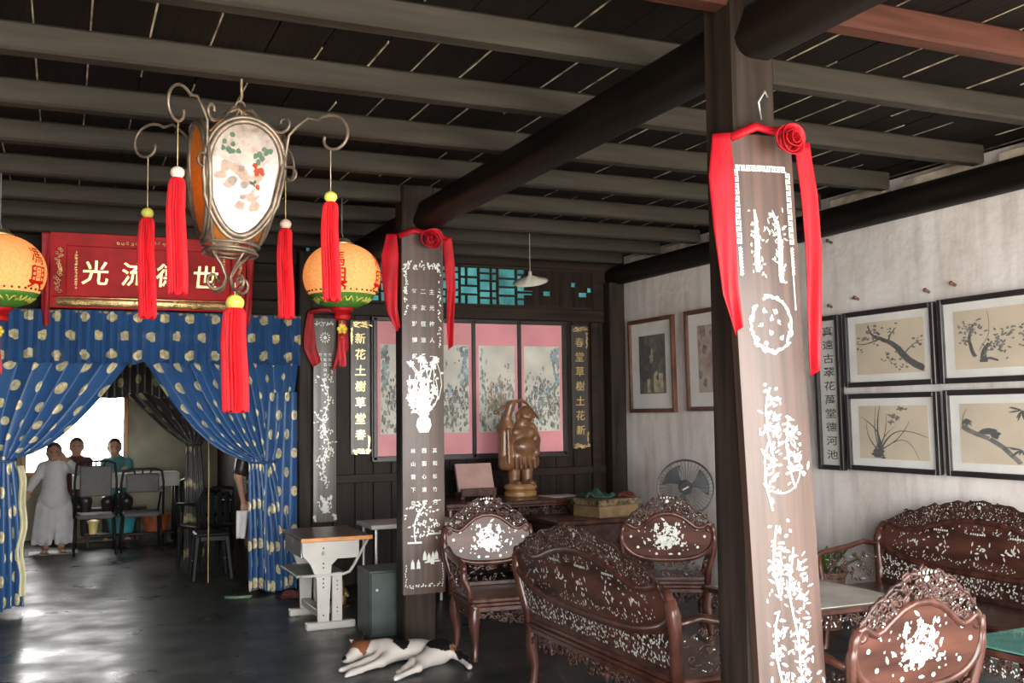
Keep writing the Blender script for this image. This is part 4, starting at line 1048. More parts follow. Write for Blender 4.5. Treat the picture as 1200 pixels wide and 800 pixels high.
# ------------------------------------------------------------------ carved rosewood seats
def carve(mb, fn, inside, box, n, rr, s_=.026, d=.0):
    k = 0; tries = 0
    while k < n and tries < n*8:
        tries += 1; u = rr.uniform(box[0], box[1]); v = rr.uniform(box[2], box[3])
        if not inside(u, v): continue
        k += 1
        if rr.random() < .45: scroll(mb, u, v, s_*rr.uniform(.6, 1.1), lambda a, b: fn(a, b, d+rr.uniform(-.002, .002)), s_*.23, 1.25, rr.uniform(0, 6.28), rr.choice((-1, 1)), 9)
        else:
            p = Vector(fn(u, v, d)); a = rr.uniform(0, PI); du = Vector(fn(u+.01, v, d))-p; dv = Vector(fn(u, v+.01, d))-p; nn = du.cross(dv).normalized()
            e = (du*math.cos(a)+dv*math.sin(a)).normalized(); f_ = nn.cross(e); R_ = Matrix((e, f_, nn)).transposed()
            mb.ell(tuple(p), (s_*rr.uniform(.6, 1.0), s_*.33, s_*.28), 7, 4, R_)
def chips(fn, inside, box, n, rr, s_=.010, d=.0):
    P = []; t = 0
    while len(P) < n and t < n*8:
        t += 1; u = rr.uniform(box[0], box[1]); v = rr.uniform(box[2], box[3])
        if inside(u, v): P.append(leaf(u, v, rr.choice((.6, 2.3, 1.2))+rr.uniform(-.4, .4), s_*rr.uniform(.8, 1.5), s_*.34))
    return P
def carved_seat(name, label, cat, a, D, long=False, seed=1):
    r_ = thing(name, label, cat); rr = random.Random(seed); zs, v0, bl = .39, .70, .165
    W = M['rosewood']; hs = a-.03
    fb = lambda u, v, d=0: (u, D/2-.03+(v-zs)*.16-d, v)
    cr_h = .275
    def crest(u):
        t = abs(u)/a
        if t >= 1: return 0
        base = (1-t**2.6)**.5
        return base*(.195+.07*math.exp(-(t/.55)**2))+.006*math.cos(u/a*26)*base
    def roll(u):
        t = abs(u)/a
        return float(np.interp(t, [0, .12, .3, .45, .58, .68, .78, .88, .95, 1], [.150, .148, .128, .095, .062, .050, .060, .082, .06, 0]))
    def low(u):
        t = min(1, abs(u)/a); return -bl*(1-t**2.8)**(1/2.2)
    # seat slab and rails
    q = MB(); q.cbox(-hs, hs, -D/2, D/2-.02, zs-.03, zs, .008); q.build('seat', W, r_)
    q = MB()
    for z0, z1, ex in ((zs-.05, zs-.03, .006), (zs-.085, zs-.055, -.006)):
        q.cbox(-hs-ex, hs+ex, -D/2-ex, -D/2+.03, z0, z1, .004); q.cbox(-hs-ex, hs+ex, D/2-.05, D/2-.02+ex, z0, z1, .004)
        for sx in (-1, 1): q.cbox(min(sx*(hs+ex), sx*(hs-.03)), max(sx*(hs+ex), sx*(hs-.03)), -D/2, D/2-.02, z0, z1, .004)
    q.build('seat_rail', W, r_)
    # carved aprons under the rails on the four sides
    q = MB(); Pc = []
    ap = lambda u: .075*(.45+.55*abs(math.cos(u*PI/(a if not long else a/3))))
    for yy in (-D/2+.004, D/2-.03):
        ff = lambda u, v, d=0: (u, yy-d, v); ins = lambda u, v: (zs-.085-v) < ap(u)
        carve(q, ff, ins, (-hs+.04, hs-.04, zs-.17, zs-.088), int(70*a/.3), rr, .02)
        Pc += [(ff, chips(ff, ins, (-hs+.04, hs-.04, zs-.17, zs-.09), int(8*a/.3), rr, .010), (.008 if yy < 0 else -.008))]
    for sx in (-1, 1):
        ff = lambda u, v, d=0, sx=sx: (sx*(hs-.012)+d, u, v)
        carve(q, ff, lambda u, v: (zs-.085-v) < .045, (-D/2+.04, D/2-.06, zs-.14, zs-.088), 40, rr, .018)
    q.build('carved_apron', M['rosewood2'], r_, smooth=True)['kind'] = 'stuff'
    # cabriole legs
    xs_ = [-1, 1] if not long else [-1, 1]
    for sx in (-1, 1):
        for sy in (-1, 1):
            x0, y0 = sx*(hs-.03), (-D/2+.035 if sy < 0 else D/2-.055)
            q = MB(); q.tube([(x0, y0, zs-.05), (x0+sx*.006, y0+sy*.006, zs-.12), (x0+sx*.010, y0+sy*.01, zs-.17), (x0-sx*.004, y0-sy*.004, zs-.27), (x0+sx*.002, y0+sy*.002, .03), (x0+sx*.008, y0+sy*.008, 0)], [.034, .040, .036, .022, .021, .027], 9)
            q.build('leg', W, r_, smooth=50)
    # back: outer ring, wavy roll, polished panel, crest, lower fretwork
    n = 60 if not long else 110
    ring = [(a*math.cos(PI+PI*i/n)*1.0, 0) for i in range(n+1)]; ring = [(u, v0+low(u)) for u, _ in ring]
    side = [(a*.995, v0+.03), (a*.955, v0+.075)]
    full = [(-u, v) for u, v in side[::-1]]+ring+side
    q = MB(); q.tube([fb(u, v) for u, v in full], .019 if not long else .023, 9)
    rl = [(-a*.90+.0*i, 0) for i in range(0)]
    us = np.linspace(-a*.965, a*.965, 71 if not long else 121)
    q.tube([fb(u, v0+roll(u)) for u in us], .016 if not long else .018, 9)
    for sx in (-1, 1):
        q.tube([fb(sx*(a*.965-.0+.02*math.cos(t)-.02), v0+.055+.022*math.sin(t)) for t in np.linspace(0, 5, 12)], .013, 8)
    q.build('back_frame', W, r_, smooth=True)
    poly = [(u*.985, v0+low(u*.985)+.004) for u in np.linspace(-a, a, 41)]+[(u, v0+roll(u)) for u in us[::-1]]
    q = MB(); q.prism(poly, fb, -.008, .008); q.build('back_panel', M['rosepanel'], r_)
    insp = lambda u, v: low(u)*.8 < v-v0 < roll(u)*.78 and abs(u) < a*.86
    P = []
    if not long:
        P += [leaf(rr.gauss(0, .055), v0-.02+rr.gauss(0, .04), rr.uniform(0, 6.28), rr.uniform(.02, .04), .0065) for _ in range(70)]
        P += spray(0, v0-.07, .16, .16, rr, 12, .03)
        for t in np.linspace(0, 2*PI, 10, endpoint=False):
            u = a*.80*math.cos(t); vv = (.085 if math.sin(t) > 0 else .125)*math.sin(t); P.append(disc(u, v0+vv-.005, .0095, 10))
        P += [leaf(rr.uniform(-.2, .2), v0+rr.uniform(-.1, .09), rr.uniform(0, 6), .012, .004) for _ in range(40)]
    else:
        rim = lambda u, v: insp(u, v) and not (low(u)*.52 < v-v0 < roll(u)*.40 and abs(u) < a*.74)
        P += chips(fb, rim, (-a, a, v0-bl, v0+.15), 170, rr, .010)
        for cx in np.linspace(-a*.6, a*.6, 5):
            P += [leaf(cx+rr.gauss(0, .045), v0-.02+rr.gauss(0, .035), rr.uniform(0, 6.28), rr.uniform(.018, .035), .0055) for _ in range(14)]
        for cx in np.linspace(-a*.35, a*.35, 3): P += [disc(cx+.017*i, v0+.075, .007, 7) for i in range(-3, 4)]
    q = MB(); q.polys(P, fb, .0085); q.polys(P, lambda u, v, d=0: fb(u, v, -d), .0085); q.build('pearl_inlay', M['pearl'], r_)['kind'] = 'stuff'
    insc = lambda u, v: roll(u)+.012 < v-v0 < crest(u)-.004
    q = MB(); carve(q, fb, insc, (-a, a, v0, v0+.28), int((150 if not long else 330)), rr, .024)
    top = [(u, v0+crest(u)) for u in np.linspace(-a*.97, a*.97, 60)]
    q.tube([fb(u, v) for u, v in top], [.008+.004*math.sin(i*1.7) for i in range(60)], 7)
    q.build('carved_crest', M['rosewood2'], r_, smooth=True)['kind'] = 'stuff'
    P = chips(fb, insc, (-a, a, v0, v0+.28), 40 if not long else 260, rr, .008)
    P += [disc(0, v0+.235, .012, 10)]+[disc(.02*i, v0+.262-.002*abs(i), .005, 6) for i in (-2, -1, 0, 1, 2)]
    q = MB(); q.polys(P, fb, .011); q.polys(P, lambda u, v, d=0: fb(u, v, -d), .011); q.build('crest_inlay', M['pearl'], r_)['kind'] = 'stuff'
    inl = lambda u, v: zs+.03 < v < v0+low(u)-.012 and abs(u) < a*.93
    q = MB(); carve(q, fb, inl, (-a, a, zs+.02, v0), int(60 if not long else 300), rr, .020)
    if long:
        g = MB(); us2 = np.linspace(-a*.93, a*.93, 50); g.prism([(u, zs+.01) for u in us2]+[(u, v0+low(u)) for u in us2[::-1]], fb, -.002, .002)
        us2 = np.linspace(-a*.95, a*.95, 60); g.prism([(u, v0+roll(u)) for u in us2]+[(u, v0+max(crest(u)-.006, roll(u)+.002)) for u in us2[::-1]], fb, -.002, .002); g.build('ground_panel', M['rosepanel'], r_)
    q.cbox(-hs, hs, D/2-.045, D/2-.02, zs, zs+.028, .004); q.build('lower_fretwork', M['rosewood2'], r_, smooth=35)['kind'] = 'stuff'
    if long:
        P = chips(fb, inl, (-a, a, zs+.02, v0), 420, rr, .014)
        q = MB(); q.polys(P, fb, .010); q.polys(P, lambda u, v, d=0: fb(u, v, -d), .010); q.build('fretwork_inlay', M['pearl'], r_)['kind'] = 'stuff'
    for sx in (-1, 1):
        q = MB(); q.tube([fb(sx*(hs-.02), zs-.03), fb(sx*(hs-.005), zs+.08), fb(sx*(a-.005), v0-.12), fb(sx*(a+.004), v0-.03), fb(sx*(a-.004), v0+.04)], [.026, .022, .02, .022, .016] if not long else [.032, .03, .03, .034, .024], 9); q.build('back_post', W, r_, smooth=True)
        # arm
        yb = fb(0, v0-.07)[1]; yf = -D/2+.05
        arm = [(sx*(a-.005), yb, v0-.07), (sx*(a+.012), yb-.12, v0-.045), (sx*(a+.02), (yb+yf)/2, v0-.075), (sx*(a+.015), yf+.04, v0-.10), (sx*(a+.01), yf-.01, v0-.12), (sx*(a+.005), yf-.02, v0-.145)]
        q = MB(); q.tube(arm, [.018, .022, .024, .024, .024, .014], 9, flat=.7); q.build('arm', W, r_, smooth=True)
        q = MB(); q.tube([(sx*(hs-.01), yf, zs-.03), (sx*(hs+.005), yf-.005, zs+.06), (sx*(a+.004), yf+.008, zs+.12), (sx*(a+.008), yf, v0-.11)], [.024, .019, .024, .019], 9); q.build('arm_post', W, r_, smooth=True)
        ff = lambda u, v, d=0, sx=sx: (sx*(hs+.004)+d, u, v)
        q = MB(); carve(q, ff, lambda u, v: True, (yf+.02, yb-.02, zs+.02, v0-.11), 60, rr, .022); q.build('arm_fretwork', M['rosewood2'], r_, smooth=True)['kind'] = 'stuff'
        P = chips(ff, lambda u, v: True, (yf+.02, yb-.02, zs+.02, v0-.11), 16, rr, .008)
        q = MB(); q.polys(P, ff, .009); q.polys(P, lambda u, v, d=0: ff(u, v, -d), .009); q.build('arm_inlay', M['pearl'], r_)['kind'] = 'stuff'
    return r_
def place(o, loc, deg, label=None):
    o.location = loc; o.rotation_euler = (0, 0, math.radians(deg))
    if label: o['label'] = label
    return o
ch = carved_seat('carved_armchair', 'carved rosewood armchair standing behind the sleeping dog', 'armchair', .31, .52, False, 3)
place(ch, (2.655, 6.27, 0), -5)
place(copy_tree(ch), (3.93, 6.28, 0), 150, 'carved rosewood armchair standing in front of the electric fan')
place(copy_tree(ch), (2.85, 3.15, 0), 181, 'carved rosewood armchair with its brightly lit back beside the fret-bordered board')
st_ = carved_seat('carved_settee', 'carved rosewood settee with pearl dots, its back turned to the dog', 'settee', .82, .55, True, 5)
place(st_, (2.70, 4.63, 0), 90)
place(copy_tree(st_), (4.80, 4.62, 0), -90, 'carved rosewood settee against the plaster wall under the ink paintings')

def low_table(name, label, loc, W, D, H, topm, deg=0, glass=None):
    r_ = thing(name, label, 'table', loc, math.radians(deg)); rr = random.Random(int(W*100))
    q = MB(); q.cbox(-W/2, W/2, -D/2, D/2, H-.03, H, .008); q.build('table_top', M['rosewood'], r_)
    q = MB(); q.cbox(-W/2+.05, W/2-.05, -D/2+.05, D/2-.05, H-.005, H+.004, .002); q.build('top_inset', topm, r_)
    q = MB(); P = []
    for ff in (lambda u, v, d=0: (u, -D/2+.03-d, v), lambda u, v, d=0: (u, D/2-.03+d, v)):
        carve(q, ff, lambda u, v: True, (-W/2+.05, W/2-.05, H-.11, H-.04), 60, rr, .02)
    for ff in (lambda u, v, d=0: (-W/2+.03-d, u, v), lambda u, v, d=0: (W/2-.03+d, u, v)):
        carve(q, ff, lambda u, v: True, (-D/2+.05, D/2-.05, H-.11, H-.04), 60, rr, .02)
    a_ = q.build('carved_apron', M['rosewood2'], r_, smooth=True); a_['kind'] = 'stuff'
    q = MB()
    for sgn, yy in ((1, -D/2+.02), (-1, D/2-.02)):
        q.polys(chips(None, lambda u, v: True, (-W/2+.05, W/2-.05, H-.11, H-.04), 60, rr, .011), lambda u, v, d=0: (u, yy-sgn*(d+.004), v))
    for sgn, xx in ((1, -W/2+.02), (-1, W/2-.02)):
        q.polys(chips(None, lambda u, v: True, (-D/2+.05, D/2-.05, H-.11, H-.04), 60, rr, .011), lambda u, v, d=0: (xx-sgn*(d+.004), u, v))
    q.build('apron_inlay', M['pearl'], a_)['kind'] = 'stuff'
    for sx in (-1, 1):
        for sy in (-1, 1):
            x0, y0 = sx*(W/2-.04), sy*(D/2-.04)
            q = MB(); q.tube([(x0, y0, H-.03), (x0+sx*.01, y0+sy*.01, H-.12), (x0-sx*.004, y0-sy*.004, H*.45), (x0, y0, .03), (x0+sx*.01, y0+sy*.01, 0)], [.035, .04, .024, .022, .028], 9); q.build('leg', M['rosewood'], r_, smooth=50)
    if glass:
        q = MB(); q.cbox(-W/2+.01, W/2-.01, -D/2+.01, D/2-.01, H+.004, H+.012, .003); q.build('glass_sheet', glass, r_)
    return r_
low_table('tea_table', 'carved tea table with pale stone top before the wall settee', (3.92, 4.78, 0), .80, .95, .50, M['stone'])
low_table('side_table', 'low table with teal glass sheet beside the brightly lit armchair', (4.0, 3.25, 0), .62, .55, .50, M['stone'], 4, M['tealglass'])

# ------------------------------------------------------------------ altar table, statue, book stand, chest, box
al = thing('altar_table', 'long dark carved altar table under the painted screen', 'table', (3.66, 8.62, 0))
q = MB(); q.cbox(-.66, .66, -.34, .34, .735, .775, .008); q.cbox(-.64, .64, -.32, .32, .715, .735, .004); q.build('table_top', M['rosewood'], al)
q = MB(); ra = random.Random(9)
carve(q, lambda u, v, d=0: (u, -.30-d, v), lambda u, v: (.715-v) < .06+.06*abs(u/.6)**2, (-.58, .58, .58, .71), 130, ra, .026); q.build('carved_apron', M['rosewood2'], al, smooth=True)['kind'] = 'stuff'
q = MB(); q.box(-.60, .60, -.27, .30, .30, .70); q.build('cabinet_body', M['wallwood'], al)
for sx in (-1, 1):
    for sy in (-1, 1):
        q = MB(); q.tube([(sx*.6, sy*.28, .72), (sx*.61, sy*.285, .6), (sx*.595, sy*.28, .3), (sx*.60, sy*.28, .04), (sx*.61, sy*.29, 0)], [.04, .045, .03, .028, .036], 8); q.build('leg', M['rosewood'], al, smooth=50)
sb = thing('carved_statue', 'carved wooden statue of a laughing pot-bellied figure raising one arm', 'statue', (3.885, 8.70, .775))
sb.rotation_euler = (0, 0, math.radians(8))
B = .115
pr_ = [cap((-.065, 0, B), (-.07, .0, B+.16), .052, .060), cap((.065, -.01, B), (.07, -.005, B+.16), .052, .060), elp((-.07, -.04, B+.01), (.045, .075, .03)), elp((.07, -.05, B+.01), (.045, .075, .03)),
       elp((0, 0, B+.26), (.15, .12, .13)), elp((0, -.075, B+.345), (.115, .085, .095)), elp((0, -.01, B+.44), (.135, .10, .11)), elp((-.075, -.07, B+.475), (.055, .04, .045)), elp((.075, -.07, B+.475), (.055, .04, .045)),
       cap((0, -.01, B+.53), (.03, -.03, B+.58), .06, .06), elp((.04, -.035, B+.635), (.075, .08, .085)), elp((.03, -.10, B+.615), (.04, .03, .025)), elp((.045, -.115, B+.64), (.016, .016, .016)), elp((.09, -.085, B+.625), (.03, .025, .025)), elp((.0, -.09, B+.63), (.03, .025, .025)),
       elp((.115, -.02, B+.625), (.018, .022, .04)), elp((-.035, -.02, B+.625), (.018, .022, .04)),
       cap((-.12, 0, B+.51), (-.155, -.02, B+.60), .055, .048), cap((-.155, -.02, B+.60), (-.125, -.04, B+.71), .045, .036), elp((-.115, -.045, B+.735), (.04, .035, .035)),
       cap((-.115, -.05, B+.735), (-.15, -.05, B+.75), .016, .013), cap((-.10, -.06, B+.75), (-.085, -.07, B+.77), .014, .011),
       cap((.12, 0, B+.51), (.165, -.01, B+.40), .055, .05), cap((.165, -.01, B+.40), (.13, -.07, B+.31), .046, .038), elp((.12, -.08, B+.29), (.04, .04, .045)),
       cap((-.15, .02, B+.56), (-.155, .03, B+.18), .05, .055), cap((-.15, .05, B+.5), (.14, .05, B+.2), .06, .07), cap((-.13, .0, B+.2), (.13, 0, B+.2), .075, .075)]
for i in range(9): pr_.append(cap((-.165+.008*i, -.06+.004*i, B+.50), (-.165+.012*i, -.075+.004*i, B+.19), .012, .010))
for i in range(5): pr_.append(cap((-.11+.05*i, -.105, B+.26-.01*abs(i-2)), (-.10+.05*i, -.10, B+.15), .014, .012))
q = sdf_body(pr_, .0075, .013); q.build('figure', M['statue'], sb, smooth=True)
q = MB(); q.tube([(-.30, -.06, B+.655), (-.22, -.07, B+.70), (-.13, -.06, B+.745), (.0, -.03, B+.77), (.07, -.02, B+.74), (.17, -.06, B+.60)], [.010, .013, .017, .016, .012, .009], 8); q.ell((-.29, -.06, B+.66), (.03, .02, .022), 8, 6); q.build('staff', M['statue'], sb, smooth=True)
q = MB(); q.lathe([(.0, 0), (.135, 0), (.148, .012), (.148, .045), (.128, .056), (.135, .062), (.150, .075), (.152, .098), (.135, .118), (0, .118)], 36, sx=1.05, sy=.9); q.build('round_base', M['statuebase'], sb, smooth=40)
bs = thing('book_stand', 'pinkish book propped on a small dark stand on the altar', 'book stand', (3.43, 8.66, .775))
q = MB(); q.cbox(-.17, .17, -.07, .10, .03, .06, .006)
for sx in (-1, 1): q.cbox(sx*.15-.02, sx*.15+.02, -.06, .09, 0, .035, .006)
q.cbox(-.17, .17, -.08, -.06, .03, .10, .006); carve(q, lambda u, v, d=0: (u, -.082-d, v), lambda u, v: True, (-.15, .15, .04, .09), 26, ra, .016); q.build('stand', M['rosewood'], bs, smooth=35)
Mx = Matrix.Translation((0, .0, .065)) @ Matrix.Rotation(math.radians(-20), 4, 'X')
q = MB(); q.cbox(-.175, .175, -.02, .015, 0, .26, .004, Mx); q.build('book', mat('pinkish_cover', (.45, .28, .25), .55, var=.1), bs)
q = MB(); q.cbox(-.16, .16, -.12, .12, 0, .004, .001); o = q.build('paper_sheet', M['paperw']); o.location = (4.21, 8.52, .777); o.rotation_euler = (0, 0, .1); tag(o, 'flat pale paper sheet lying beside the carved statue', 'paper')

chs = thing('wooden_chest', 'large dark wooden chest below the pale boxes', 'chest', (4.24, 7.98, 0))
q = MB(); q.cbox(-.46, .46, -.28, .28, .06, .60, .008); q.build('body', M['rosewood2'], chs)
q = MB(); q.cbox(-.48, .48, -.30, .30, .60, .645, .01); q.build('lid', M['rosewood'], chs)
for sx in (-1, 1):
    for sy in (-1, 1): q = MB(); q.cbox(sx*.42-.03, sx*.42+.03, sy*.24-.03, sy*.24+.03, 0, .065, .006); q.build('foot', M['rosewood'], chs)
ylw = mat('straw_cardboard', (.22, .145, .07), .7, var=.2, scale=9)
bx = thing('cardboard_box', 'straw yellow flat box on the dark chest', 'box', (4.36, 7.92, .645), math.radians(14))
q = MB(); q.cbox(-.24, .22, -.17, .17, 0, .10, .006); q.build('body', ylw, bx)
q = MB(); q.cbox(-.26, .24, -.185, .185, .10, .155, .006); q.build('lid', mat('patterned_straw', (.17, .12, .06), .7, var=.6, scale=22), bx)
q = MB(); rr = random.Random(2)
q.grid(lambda s, t: (-.15+.3*s, -.10+.2*t, .035+.03*math.sin(s*7+t*3)*math.cos(t*6)+.02*math.sin(s*15)-.05*((2*s-1)**4+(2*t-1)**4)*.6), 22, 18); q.V = [(a, b, max(.012, c)) for a, b, c in q.V]
o = q.build('green_cloth', mat('dark_green_cloth', (.02, .06, .045), .8, var=.3), smooth=True); o.location = (4.28, 7.97, .802); o.modifiers.new('thickness', 'SOLIDIFY').thickness = .012; tag(o, 'crumpled dark green cloth on top of the straw box', 'cloth')
q = MB(); q.grid(lambda s, t: (-.09+.18*s, -.06+.12*t, .03+.02*math.sin(s*6+t*5)-.04*((2*s-1)**4+(2*t-1)**4)*.6), 16, 14); q.V = [(a, b, max(.010, c)) for a, b, c in q.V]
o = q.build('maroon_cloth', mat('maroon_cloth', (.10, .012, .015), .8, var=.3), smooth=True); o.location = (4.52, 7.90, .802); o.modifiers.new('thickness', 'SOLIDIFY').thickness = .010; tag(o, 'crumpled maroon cloth on top of the straw box', 'cloth')

# standing fan
fn_ = thing('electric_fan', 'standing electric fan with wire cage against the plaster wall', 'fan', (4.93, 7.55, 0), math.radians(-32))
q = MB(); q.lathe([(0, 0), (.20, 0), (.20, .02), (.17, .035), (.03, .05), (.025, .10), (0, .1)], 28); q.build('base', M['black'], fn_, smooth=40)
q = MB(); q.cyl((0, 0, .05), (0, 0, .84), .015, n=10); q.build('pole', M['steel'], fn_, smooth=True)
q = MB(); q.ell((0, .05, .885), (.06, .10, .065), 14, 9); q.build('motor_housing', M['black'], fn_, smooth=True)
q = MB(); Rf = .232
for yy, k in ((-.07, 1.0), (-.02, 1.03)): q.tube([(Rf*k*math.cos(a), yy, .885+Rf*k*math.sin(a)) for a in np.linspace(0, 2*PI, 48, endpoint=False)], .0045, 6, closed=True)
for i in range(44):
    a = 2*PI*i/44; q.tube([(.05*math.cos(a), -.105, .885+.05*math.sin(a)), (Rf*.6*math.cos(a+.1), -.10, .885+Rf*.6*math.sin(a+.1)), (Rf*math.cos(a+.16), -.07, .885+Rf*math.sin(a+.16)), (Rf*1.03*math.cos(a+.16), -.02, .885+Rf*1.03*math.sin(a+.16)), (.06*math.cos(a), .03, .885+.06*math.sin(a))], .0011, 4)
q.build('wire_cage', mat('dark_wire', (.06, .06, .06), .4, metal=.3), fn_)
q = MB(); q.cyl((0, -.112, .885), (0, -.10, .885), .055, n=20); c_ = q.build('cage_badge', M['black'], fn_, smooth=40)
q = MB(); q.cbox(-.03, .03, -.1145, -.112, .88, .892, .001, Matrix.Translation((0, 0, .885)) @ Matrix.Rotation(-.5, 4, 'Y') @ Matrix.Translation((0, 0, -.885))); q.build('badge_mark', M['white'], c_)
for i in range(3):
    a = i*2*PI/3+.3
    def bl_(s, t, a=a):
        r = .03+.17*s; b = a+(t-.5)*1.25*(.4+.6*s); return (r*math.cos(b), -.06+.05*(t-.5)*1.0, .885+r*math.sin(b))
    q = MB(); q.grid(bl_, 8, 8); o = q.build('blade', mat('smoky_blade', (.05, .06, .065), .3, alpha=.55) if i == 0 else bpy.data.materials['smoky_blade'], fn_, smooth=True); o.modifiers.new('thickness', 'SOLIDIFY').thickness = .002

# potted plant behind the wall settee
pt = thing('potted_plant', 'small green leafy plant in a pot beside the wall settee', 'plant', (4.98, 5.86, 0))
q = MB(); q.lathe([(0, 0), (.09, 0), (.12, .12), (.135, .36), (.145, .37), (.145, .40), (.125, .40), (.12, .36), (0, .35)], 24); q.build('pot', M['terracotta'], pt, smooth=40)
rr = random.Random(8)
for i in range(15):
    a = rr.uniform(0, 2*PI); l = rr.uniform(.22, .42); tl = rr.uniform(.5, 1.25)
    def lf_(s, t, a=a, l=l, tl=tl):
        r = l*t*math.cos(tl)+.03; z = .36+l*t*math.sin(tl)-.22*l*t*t; w_ = .03*math.sin(PI*min(1, t*.92+.06))*(s-.5)*2
        return (r*math.cos(a)-w_*math.sin(a), r*math.sin(a)+w_*math.cos(a), z+abs(s-.5)*.012)
    q = MB(); q.grid(lf_, 4, 12); o = q.build('leaf', M['leaf'], pt, smooth=True); o.modifiers.new('thickness', 'SOLIDIFY').thickness = .0015

# ------------------------------------------------------------------ school desk and things beside it
dk_ = thing('school_desk', 'white metal school desk with brown top and orange edge', 'desk', (0, 0, 0))
q = MB(); q.cbox(1.585, 2.105, 7.41, 8.12, .637, .662, .004); t_ = q.build('desk_top', M['desktop'], dk_)
q = MB(); q.cbox(1.58, 2.11, 7.40, 7.412, .632, .662, .003); q.cbox(1.58, 2.11, 8.118, 8.13, .632, .662, .003); q.build('edge_band', M['orange'], t_)
side = [(1.60, .632), (2.02, .632), (2.02, .50), (1.86, .50), (1.815, .455), (1.795, .05), (1.715, .05), (1.705, .36), (1.66, .47), (1.605, .53)]
for y in (7.455, 8.05):
    q = MB(); q.prism(side, lambda u, v, d: (u, d, v), y, y+.03); p_ = q.build('side_panel', M['white'], dk_)
    q = MB(); q.cbox(1.82, 1.895, y, y+.03, .05, .40, .004); q.build('telescopic_post', M['white'], p_)
    q = MB()
    for z in (.10, .30, .33, .36, .44, .47, .58): q.cyl((1.755, y-.003, z), (1.755, y+.005, z), .006, n=8)
    for z in (.12, .15, .28, .31, .34): q.cyl((1.857, y-.003, z), (1.857, y+.005, z), .005, n=8)
    q.build('screw_holes', M['black'], p_)['kind'] = 'stuff'
    q = MB(); q.ell((1.755, y-.008, .545), (.016, .012, .016), 10, 6); q.build('knob', M['white'], p_, smooth=True)
    q = MB(); q.cbox(1.63, 1.99, y-.02, y+.05, 0, .055, .008); q.build('foot_bar', M['white'], dk_)
q = MB(); q.box(1.62, 2.0, 7.49, 8.05, .505, .515); q.box(1.60, 1.61, 7.49, 8.05, .515, .63); q.build('book_shelf', M['steel'], dk_)
q = MB(); q.cbox(1.56, 1.93, 7.47, 8.06, .375, .395, .005); q.build('lower_tray', mat('grey_green_metal', (.22, .24, .20), .5), dk_)
for y in (7.46, 8.06):
    q = MB(); q.tube([(1.60, y, .385), (1.90, y, .385), (1.95, y, .40), (1.985, y, .45), (2.09, y, .632)], .011, 8); q.build('bent_tube', M['white'], dk_, smooth=True)
q = MB(); q.cbox(1.72, 1.79, 7.485, 8.05, .08, .13, .004); q.build('cross_bar', M['white'], dk_)
fg = thing('gilt_figurine', 'small brown and gold figurine standing under the school desk', 'figurine', (2.09, 8.26, 0))
q = sdf_body([elp((0, 0, .05), (.045, .04, .05)), elp((0, 0, .11), (.04, .035, .05)), cap((0, 0, .13), (0, 0, .17), .03, .024), elp((0, -.005, .195), (.024, .026, .028)), cap((-.035, 0, .13), (-.05, -.02, .08), .014, .012), cap((.035, 0, .13), (.045, -.03, .09), .014, .012)], .006, .015)
q.build('figure', M['gold'], fg, smooth=True)
q = MB(); q.lathe([(0, 0), (.06, 0), (.06, .012), (.05, .018), (0, .018)], 20); q.build('base', M['brownframe'], fg, smooth=40)
cb = thing('metal_cabinet', 'dark green metal cabinet standing behind the character board', 'cabinet', (2.16, 7.16, 0))
q = MB(); q.cbox(-.19, .18, -.15, .16, .0, .46, .006); q.build('body', M['greencab'], cb)
q = MB(); q.cbox(-.18, .17, -.165, -.148, .02, .445, .005); d_ = q.build('door', M['greencab'], cb)
q = MB(); q.cyl((-.14, -.166, .33), (-.14, -.18, .33), .009, n=10); q.build('lock', M['steel'], d_, smooth=40)
wt = thing('white_table', 'white-topped table standing behind the character board', 'table', (2.58, 7.98, 0))
q = MB(); q.cbox(-.38, .36, -.22, .22, .655, .69, .006); q.build('table_top', mat('pale_grey_top', (.52, .50, .48), .35, var=.1), wt)
for sx in (-1, 1):
    for sy in (-1, 1): q = MB(); q.cyl((sx*.33, sy*.18, 0), (sx*.33, sy*.18, .655), .014, n=8); q.build('leg', M['steel'], wt, smooth=40)
q = MB(); q.cbox(-.33, .33, -.17, .17, .30, .32, .004); q.build('shelf', M['wallwood'], wt)
cp = MB(); rr = random.Random(4)
cp.grid(lambda s, t: (1.70+.34*s+.02*math.sin(t*9), 8.80+.20*t+.015*math.sin(s*12), max(.004, .05*math.sin(PI*s)*math.sin(PI*t)+.018*math.sin(s*17+t*5)*math.sin(PI*t)+.006)), 40, 22)
o = cp.build('folded_cloth', mat('maroon_rag', (.17, .05, .045), .8, var=.4, scale=20), smooth=True); tag(o, 'crumpled reddish-brown cloth on the floor under the blue curtain', 'cloth')

